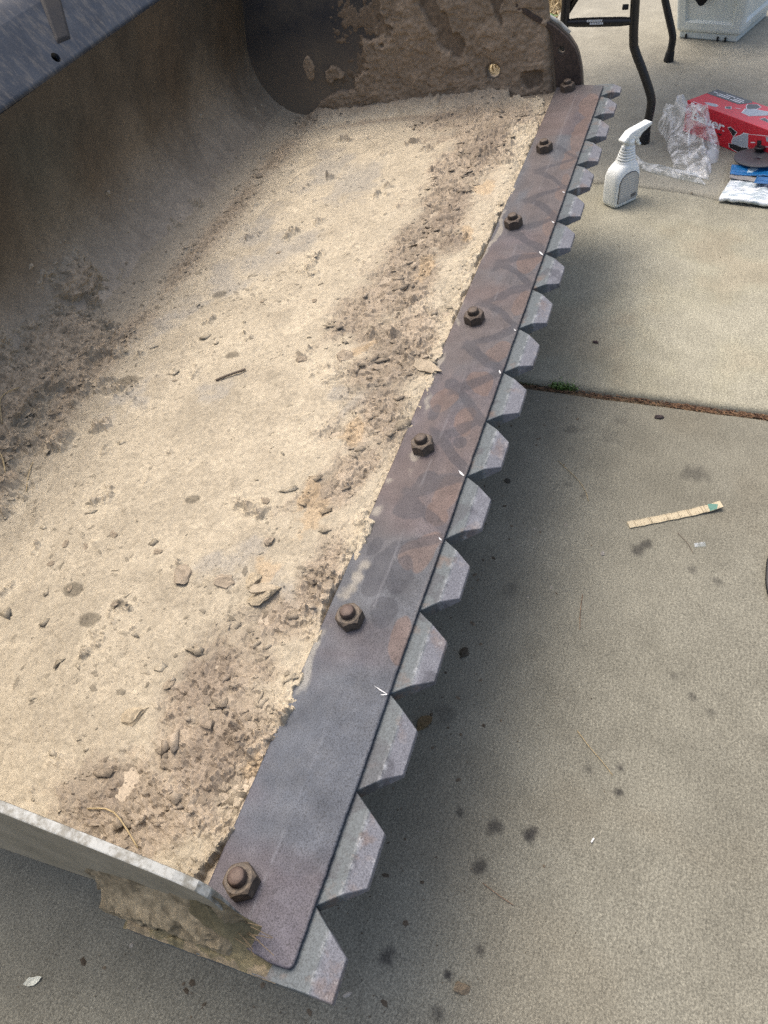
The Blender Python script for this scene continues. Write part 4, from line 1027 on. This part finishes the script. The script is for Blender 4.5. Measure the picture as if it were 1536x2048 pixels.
def decal(name, pts, mat, face, lift):
    fn = (lambda p: (p[0] + DU, -lift, p[1] - ZF)) if face == 'F' else (lambda p: (p[0] + DU, p[1], HB + lift))
    bm = bmesh.new()
    if face == 'F': bm.faces.new([bm.verts.new(fn(p)) for p in pts])
    else: bm.faces.new([bm.verts.new(fn(p)) for p in pts])
    bmesh.ops.triangulate(bm, faces=bm.faces[:])
    return link(name, bm_mesh(name, bm), mat, bb)
def grow(pts, d_):
    cx = sum(p[0] for p in pts) / len(pts); cy = sum(p[1] for p in pts) / len(pts)
    return [(p[0] + d_ * (p[0] - cx) / (math.hypot(p[0] - cx, p[1] - cy) + 1e-6), p[1] + d_ * (p[1] - cy) / (math.hypot(p[0] - cx, p[1] - cy) + 1e-6)) for p in pts]
fh = [(.1412, .0594), (.1494, .063), (.1711, .0571), (.1637, .0442)]; fb = [(.162, .0301), (.1644, .0417), (.1866, .0534), (.1919, .0603), (.209, .0625), (.2158, .0324), (.1972, .0283), (.1685, .0266)]
fg = [(.1544, .0238), (.1685, .0266), (.1976, .027), (.2153, .031), (.2162, .0217), (.2073, .0115), (.1832, .0131), (.1585, .0154)]
ft = [(.209, .0625), (.2454, .0700), (.30, .080), (.33, .074), (.33, .058), (.2724, .052), (.2494, .0438), (.2141, .032)]
for pts, mt in ((ft, M_red.m), (fh, M_pk), (fb, M_pg), (fg, M_pk)):
    decal('picture_outline', grow(pts, .0022), M_pw, 'F', .0004 if mt is not M_red.m else .0002)
    decal('picture_shape', pts, mt, 'F', .0008 if mt is not M_red.m else .0006)
decal('picture_shape', [(.2394, .0567), (.2519, .0606), (.2545, .0499), (.241, .0473)], M_pk, 'F', .0011)
decal('picture_shape', [(.262, .071), (.285, .077), (.29, .066), (.268, .062)], M_pg, 'F', .0011)
decal('printed_dash', [(.2204, .0476), (.2338, .0511), (.2347, .049), (.2213, .0455)], M_pw, 'F', .0011)
decal('picture_shape', [(.1074, .0377), (.1261, .0389), (.12, .0331)], M_pk, 'F', .0005)
decal('grey_panel', [(-.011, .066), (.102, .066), (.120, .096), (.110, .1035), (-.011, .1035)], M_pd, 'T', .0003)
for a, b, w in (((-.004, .084), (.012, .084), .004), ((.016, .084), (.056, .084), .004), ((.016, .076), (.060, .076), .004), ((.034, .092), (.066, .092), .0035), ((.064, .0755), (.100, .0755), .004), ((.070, .091), (.097, .091), .0035), ((.068, .083), (.104, .083), .004)):
    n = max(2, int((b[0] - a[0]) / .007))
    for k in range(n):
        u0 = a[0] + (b[0] - a[0]) * k / n; u1 = u0 + (b[0] - a[0]) / n * .86
        decal('printed_dash', [(u0, a[1] - w / 2), (u1, a[1] - w / 2), (u1, a[1] + w / 2), (u0, a[1] + w / 2)], M_pw, 'T', .0007)
ts = [(.0327, .0186), (.0399, .0251), (.0605, .0293), (.0721, .0255), (.0705, .0173), (.0556, .0152)]
tb = [(.0903, .0337), (.0983, .0437), (.1091, .0331), (.0978, .0281)]
tg = [(.124, .0712), (.1181, .0826), (.1352, .0963), (.1534, .0889), (.1532, .0745), (.136, .0609)]
tw = [(.1458, .0347), (.1344, .0571), (.1547, .0711), (.1679, .074), (.1852, .0808), (.2016, .0637), (.1732, .0324)]
tt_ = [(.1852, .0908), (.28, .096), (.31, .07), (.2016, .0637)]; td = [(.2046, .0344), (.2082, .0468), (.2224, .0421), (.2315, .0326)]
for pts, mt in ((ts, M_pg), (tb, M_pd), (tg, M_pd), (tw, M_pg), (tt_, M_pd), (td, M_pd)):
    decal('picture_outline', grow(pts, .0022), M_pw, 'T', .0003); decal('picture_shape', pts, mt, 'T', .0007)
decal('printed_dash', [(.113, .043), (.127, .0475), (.127, .0495), (.113, .045)], M_pw, 'T', .0005)
decal('printed_dash', [(.008, .002), (.042, .002), (.042, .0045), (.008, .0045)], M_pw, 'T', .0005)
# maker's word on the front
tc_ = bpy.data.curves.new('lettering', 'FONT'); tc_.body = 'Bauer'; tc_.size = .042; tc_.offset = .0011; tc_.extrude = .0001; tc_.space_character = .95; tc_.shear = .12
to_ = bpy.data.objects.new('lettering_tmp', tc_); COL.objects.link(to_)
bpy.context.view_layer.update()
tme = bpy.data.meshes.new_from_object(to_.evaluated_get(bpy.context.evaluated_depsgraph_get())); COL.objects.unlink(to_); bpy.data.objects.remove(to_)
wx0 = min(v.co.x for v in tme.vertices); wx1 = max(v.co.x for v in tme.vertices)
sc_ = (.130 - .012) / (wx1 - wx0)
for v in tme.vertices:
    v.co = Vector((.012 + DU + (v.co.x - wx0) * sc_, -.0005 - v.co.z, .0435 - ZF + .004 + v.co.y * .72))
lt = link('lettering', tme, M_pw, bb)
decal('printed_dash', [(.125, .0475), (.1315, .0475), (.1315, .0495), (.125, .0495)], M_pw, 'F', .0006)

# crumpled clear plastic
def clear_mat(name, haze, tint=(.93, .96, .98), sc=60, det=5):
    M_ = Mat(name, .12, 0, .6)
    n_ = M_.n; tr = n_.new('ShaderNodeBsdfTransparent'); tr.inputs[0].default_value = (*tint, 1)
    M_.color(tint); mx = n_.new('ShaderNodeMixShader'); out = n_['Material Output']
    f1 = M_.noise(sc, det, .6, dist=1.5); f2 = M_.noise(1, det, .6, M_.map((sc * 4, sc * .5, sc), None, (.2, .1, .8)), dist=.6)
    fac = M_.math('MULTIPLY', M_.math('MAXIMUM', M_.ramp(f1, [(.45, .0), (.62, 1.)]), M_.ramp(f2, [(.52, 0.), (.62, 1.)])), haze[1])
    fac = M_.math('ADD', fac, haze[0])
    M_.l.new(fac, mx.inputs[0]); M_.l.new(tr.outputs[0], mx.inputs[1]); M_.l.new(M_.b.outputs[0], mx.inputs[2]); M_.l.new(mx.outputs[0], out.inputs[0])
    M_.bump(M_.math('ADD', f1, f2), .35, .003); return M_.m
M_bag = clear_mat('crumpled_clear_plastic', (.12, .38), tint=(.99, 1., 1.), sc=16, det=2)
M_blis = clear_mat('clear_blister', (.06, .35), sc=30)
u_ = np.linspace(0, 1, 90); v_ = np.linspace(0, 1, 90)
U, V_ = np.meshgrid(u_, v_, indexing='ij')
# corners of the bag's footprint on the slab: along the box end and out over the pavement
c00, c10, c11, c01 = np.array([2.30, -.085]), np.array([1.945, -.150]), np.array([1.895, -.245]), np.array([2.055, -.262])
XY = (c00 * ((1 - U) * (1 - V_))[..., None] + c10 * (U * (1 - V_))[..., None] + c11 * (U * V_)[..., None] + c01 * ((1 - U) * V_)[..., None])
rim_ = np.minimum.reduce([U, 1 - U, V_, 1 - V_]) * 2
XY += .045 * (np.stack([fbm(U * 3.3, V_ * 3.3, 3, 160), fbm(U * 3.3 + 7, V_ * 3.3, 3, 161)], -1) - .5) * (1 - .3 * rim_[..., None])
dome = np.sqrt(np.clip(rim_ * 2.0, 0, 1)) * (.045 + .062 * np.exp(-((U - .18) / .32) ** 2 - ((V_ - .55) / .5) ** 2) * 1.0)
dome *= 1 - .55 * sst(.45, .95, U)
rdg = 1 - np.abs(fbm(U * 4 + .8 * V_, V_ * 3.5, 3, 162, .5) - .5) * 5; rdg2 = 1 - np.abs(fbm(U * 9, V_ * 7 + 3, 3, 163, .5) - .5) * 5
Zb = ZF + .002 + dome * (.70 + .42 * np.clip(rdg, 0, 1)) + .006 * np.clip(rdg2, 0, 1) * np.clip(rim_ * 4, .15, 1)
bag = link('plastic_bag', grid_mesh('plastic_bag', np.stack([XY[..., 0], XY[..., 1], Zb], -1), smooth=True), M_bag)
tag(bag, 'crumpled clear plastic bag heaped against the end of the red box', 'plastic bag')
# flat clear blister strip
aa = np.linspace(0, 1, 60); bb_ = np.linspace(-1, 1, 24)
A_, B_ = np.meshgrid(aa, bb_, indexing='ij')
ctr = np.stack([np.interp(A_, [0, .3, 1], [1.975, 1.945, 1.885]), np.interp(A_, [0, .3, 1], [-.05, -.095, -.228])], -1)
wdt = np.interp(A_, [0, .05, .3, .9, 1], [.006, .022, .028, .03, .026])
perp = np.array([.90, .43])
Pb = ctr + (B_ * wdt)[..., None] * perp
Zb = ZF + .002 + .010 * np.clip(1 - B_ ** 4, 0, 1) * np.clip(np.minimum(A_, 1 - A_) * 25, 0, 1) + .003 * (fbm(A_ * 9, B_ * 2, 3, 170)) + .02 * sst(.25, 0, A_) * sst(-.5, 1, B_)
o = link('blister_tray', grid_mesh('blister_tray', np.stack([Pb[..., 0], Pb[..., 1], Zb], -1)), M_blis)
tag(o, 'long clear plastic blister tray lying behind the spray bottle', 'blister tray')
# small clear scrap
o = flake('plastic_scrap', [(-.009, -.003), (.008, -.005), (.010, .002), (-.006, .005)], Matrix.Translation((.699, -.300, .001)) @ Matrix.Rotation(R(120), 4, 'Z'), .0008, .002, (.6, .6, .6), M_blis)
tag(o, 'tiny clear plastic scrap beside the wooden ruler', 'scrap')

# packs of discs: blue cards, white pack, black grinding disc with its flange
def sheet(name, corners, z0, mat, label, cat, amp=.002, seed=0, n=24, thick=.002, curl=0.):
    u_ = np.linspace(0, 1, n); U, V_ = np.meshgrid(u_, u_, indexing='ij'); c = [np.array(q, float) for q in corners]
    XY = c[0] * ((1 - U) * (1 - V_))[..., None] + c[1] * (U * (1 - V_))[..., None] + c[2] * (U * V_)[..., None] + c[3] * ((1 - U) * V_)[..., None]
    Z = z0 + amp * (fbm(U * 4, V_ * 6, 4, seed) - .3) * 2 + curl * (U - .5) ** 2
    bm = bmesh.new(); bm.from_mesh(grid_mesh(name, np.stack([XY[..., 0], XY[..., 1], Z], -1)))
    r = bmesh.ops.solidify(bm, geom=bm.faces[:], thickness=thick); me = bm_mesh(name, bm)
    return tag(link(name, me, mat), label, cat)
dc = Vector((1.955, -.363, 0)); 
M_wpk = Mat('white_film', .22, 0, .6); M_wpk.color(M_wpk.mix(M_wpk.ramp(M_wpk.noise(1, 4, .6, M_wpk.map((90, 30, 50))), [(.4, 0.), (.55, 1.)]), (.35, .42, .45), (.78, .82, .84))); M_wpk.bump(M_wpk.noise(70, 4), .5, .004)
sheet('disc_pack', [(1.895, -.300), (1.775, -.272), (1.740, -.43), (1.865, -.46)], ZF + .012, M_wpk.m, 'white film wrapped pack of discs in front of the blue cards', 'pack', .006, 180, 30, .008)
def card_mat():
    M_ = Mat('blue_printed_card', .3); u = M_.sep()[0]
    c = M_.mix(M_.ramp(M_.noise(40, 3, .5), [(.58, 0.), (.62, .8)]), (.012, .13, .34), (.55, .68, .72)); M_.color(c); return M_.m
M_card = card_mat()
sheet('blue_card', [(1.925, -.292), (1.880, -.290), (1.860, -.46), (1.93, -.46)], ZF + .020, M_card, 'blue printed card of a disc pack under the black grinding disc', 'card', .004, 181, 24, .002, .01)
sheet('grey_card', [(1.880, -.290), (1.866, -.289), (1.842, -.37), (1.868, -.375)], ZF + .018, plain('grey_card_stripe', (.24, .23, .22), .45), 'narrow grey card sticking out below the blue card', 'card', .002, 183, 16, .0015, .006)
sheet('blue_sleeve', [(1.858, -.350), (1.828, -.344), (1.805, -.47), (1.85, -.47)], ZF + .026, plain('deep_blue_card', (.010, .10, .27), .35), 'deep blue card sleeve lying on the white pack', 'card', .003, 182, 20, .0015)
DZ = ZF + .0255
dcen = Matrix.Translation((1.957, -.353, DZ)) @ Matrix.Rotation(R(2.5), 4, 'Y')
M_disc = plain('grey_black_disc', (.055, .055, .062), .55, var=.15, scale=200, bump=.2)
bm = bmesh.new()
add_lathe(bm, [(.006, -.001), (.006, .0025), (.016, .0012), (.024, .0042), (.054, .0055), (.058, .005), (.0588, .0035), (.058, .0015), (.054, .001), (.024, -.0003), (.006, -.001)], 64)
tag(link('grinding_disc', bm_mesh('grinding_disc', bm, True), M_disc, None, dcen), 'black round grinding disc lying on the blue cards', 'disc')
bm = bmesh.new(); add_lathe(bm, [(.0055, 0), (.0085, 0), (.0095, .001), (.0095, .006), (.0118, .0065), (.0125, .0075), (.0125, .0105), (.0118, .0115), (.0062, .0112), (.0055, .0105), (.0055, 0)], 32)
tag(link('flange_nut', bm_mesh('flange_nut', bm, True), plain('black_steel', (.03, .03, .032), .35, .5), None, Matrix.Translation((1.992, -.352, DZ + .0045))), 'small black flange nut standing on the grinding disc', 'nut')

# wooden ruler
rA, rB = Vector((.7155, -.1925, 0)), Vector((.7845, -.325, 0)); ru = (rB - rA).normalized(); rv = Vector((-ru.y, ru.x, 0)); RL = (rB - rA).length
RM = Matrix(((ru.x, rv.x, 0, rA.x), (ru.y, rv.y, 0, rA.y), (0, 0, 1, .0006), (0, 0, 0, 1)))
ruler = tag(empty('ruler', RM), 'worn wooden ruler lying on the concrete', 'ruler')
def rz(u): return .0018 + .006 * max(0, (u - .09) / .06) ** 2
bm = bmesh.new(); n = 20; W2 = .0068; rows = []
for k in range(n + 1):
    u = RL * k / n; rows.append([bm.verts.new((u, s * W2 + .0005 * math.sin(k * 1.7), rz(u) + t)) for s, t in ((-1, 0), (1, 0), (1, -.0016), (-1, -.0016))])
for k in range(n):
    for q in range(4): bm.faces.new((rows[k][q], rows[k][(q + 1) % 4], rows[k + 1][(q + 1) % 4], rows[k + 1][q]))
bm.faces.new(rows[0]); bm.faces.new(rows[-1][::-1])
M_wood = Mat('ruler_wood', .6); M_wood.color(M_wood.mix(M_wood.noise(1, 5, .6, M_wood.map((40, 500, 100))), (.33, .28, .18), (.47, .41, .285)))
link('ruler_body', bm_mesh('ruler_body', bm), M_wood.m, ruler)
bm = bmesh.new()
def rmark(u, v0, v1, w=.0003): bm.faces.new([bm.verts.new((a, b, rz(a) + .0003)) for a, b in ((u, v0), (u + w * 2, v0), (u + w * 2, v1), (u, v1))])
for u in (.010, .034, .0365, .062, .081, .096, .0985, .118, .1225): rmark(u, -W2, W2, .0004)
rg = random.Random(4)
for k in range(58):
    u = .012 + k * .0023; rmark(u, W2 - rg.choice((.0016, .0024, .0034)), W2 - .0001, .00016)
    if rg.random() < .6: rmark(u + .0006, -W2 + .001, -W2 + rg.uniform(.002, .0065), .0003)
tag(link('ruler_marks', bm_mesh('ruler_marks', bm), plain('ruler_ink', (.17, .14, .09), .7), ruler), kind='stuff')
bm = bmesh.new(); bm.faces.new([bm.verts.new((a, b, rz(a) + .0003)) for a, b in ((.128, -W2), (.139, -W2), (.144, W2 * .2), (.134, W2), (.130, W2))])
link('green_end', bm_mesh('green_end', bm), plain('green_paint', (.06, .17, .135), .6, var=.4, scale=300), ruler)

# cable loop at the right edge, leaf, straws, pebbles
M_cab = plain('dark_cable', (.010, .011, .012), .5)
def ground_stick(name, pts, rad, mat, label, cat, z=.001):
    bm = bmesh.new(); add_tube(bm, smooth_path([(x, y, z + dz) for x, y, dz in pts], 5), rad, 8); return tag(link(name, bm_mesh(name, bm, True), mat), label, cat)
ground_stick('cable', [(.80, -.45, .003), (.73, -.41, .003), (.694, -.3965, .003), (.664, -.3935, .0035), (.640, -.394, .003), (.619, -.399, .003), (.60, -.415, .003), (.585, -.45, .003)], .0032, M_cab, 'dark cable loop lying at the right edge of the pavement', 'cable')
ground_stick('straw', [(.349, -.172, .0), (.33, -.190, .002), (.315, -.208, .001), (.301, -.223, 0)], .0005, M_straw, 'pale bent straw on the bare concrete between two oil spots', 'straw')
ground_stick('straw', [(.134, -.100, .0), (.127, -.118, .001), (.121, -.138, 0)], .0005, plain('brown_straw', (.20, .13, .08), .8), 'short brown straw on the concrete below the oil spots', 'straw')
ground_stick('straw', [(.566, -.145, .0), (.53, -.147, .001), (.504, -.151, 0)], .0004, M_need.m, 'thin upright brown straw below the ruler', 'straw')
ground_stick('straw', [(.716, -.266, .0), (.698, -.281, .001), (.680, -.291, 0)], .0004, M_twig, 'thin dark stalk beside the plastic scrap', 'straw')
ground_stick('straw', [(.84, -.06, .0), (.80, -.10, .001), (.775, -.117, .001), (.755, -.125, 0)], .0004, M_straw, 'thin straw on the concrete above the ruler', 'straw')
o = flake('leaf', [(-.010, -.002), (-.004, -.0055), (.003, -.006), (.008, -.003), (.011, .001), (.006, .003), (.001, .0025), (-.004, .004)], Matrix.Translation((-.111, .362, .0015)) @ Matrix.Rotation(R(-60), 4, 'Z'), .0008, .004, (.55, .56, .47))
tag(o, 'small pale curled leaf on the concrete below the near wall', 'leaf')
o = flake('paper_fleck', [(-.003, -.0008), (.003, -.0009), (.0032, .0008), (-.003, .0009)], Matrix.Translation((.216, -.211, .0012)) @ Matrix.Rotation(R(-20), 4, 'Z'), .0006, .0, (.8, .8, .78))
tag(o, 'tiny white fleck on the bare concrete right of the oil spots', 'fleck')
PB = [(.984, -.213, .006, 'dark elongated pebble on the slab below the needle joint', (.06, .05, .05)), (1.177, -.074, .0045, 'dark pebble on the far slab beyond the joint', (.07, .05, .05)), (.307, .021, .010, 'brown soil clod on the concrete under the third tooth', (.15, .11, .06)),
      (.774, .013, .0045, 'small black clod on the concrete below the teeth', (.06, .055, .045)), (.668, .031, .005, 'mossy clod on the concrete close under the teeth', (.10, .09, .055)), (.65, -.162, .0035, 'small grey stone below the ruler', (.25, .24, .22)), (.025, -.104, .007, 'crumbling tan clod on the concrete near the bottom', (.20, .16, .11)), (.428, -.002, .007, 'dark broken clod on the concrete beside the fourth tooth', (.07, .06, .045))]
for k, (x, y, r, lb, c_) in enumerate(PB):
    me = clod_mesh('pebble', r, 1.4, .7, 400 + k, c_); o = link('pebble', me, M_soil)
    o.matrix_world = Matrix.Translation((x, y, (ZF if x > 1.04 else 0) + r * .2)) @ Matrix.Rotation(k * 1.3 + (1.4 if k == 0 else 0), 4, 'Z'); tag(o, lb, 'pebble')
n = 620
gx_ = rng.uniform(-.2, 1.0, n); gy_ = np.abs(rng.normal(0, .11, n)) * -1 + .06 + .02 * gx_
far = rng.random(n) < .25; gx_[far] = rng.uniform(1.06, 2.8, far.sum()); gy_[far] = rng.uniform(-.42, .12, far.sum())
lf_ = rng.random(n) < .12; gx_[lf_] = rng.uniform(-.25, -.02, lf_.sum()); gy_[lf_] = rng.uniform(.05, .4, lf_.sum())
gz_ = np.where(gx_ > 1.04, ZF, 0) + .0002
ok = (np.abs(gx_ - 1.03) > .025); gx_, gy_, gz_ = gx_[ok], gy_[ok], gz_[ok]; n = len(gx_)
sz = .0006 + .0028 * rng.random(n) ** 5
V, F = bits(None, np.stack([gx_, gy_, gz_], -1), sz, rng.uniform(.9, 2.0, n), 8)
cg = np.where(rng.random(n)[:, None] < .15, np.array([[.30, .28, .24]]), np.array([[.11, .09, .065]])) * rng.uniform(.6, 1.3, (n, 1))
tag(link('ground_crumbs', bits_mesh('ground_crumbs', V, F, np.repeat(cg, 8, 0)), M_soil), 'dark crumbs of soil strewn on the concrete under the teeth', 'crumbs', kind='stuff')
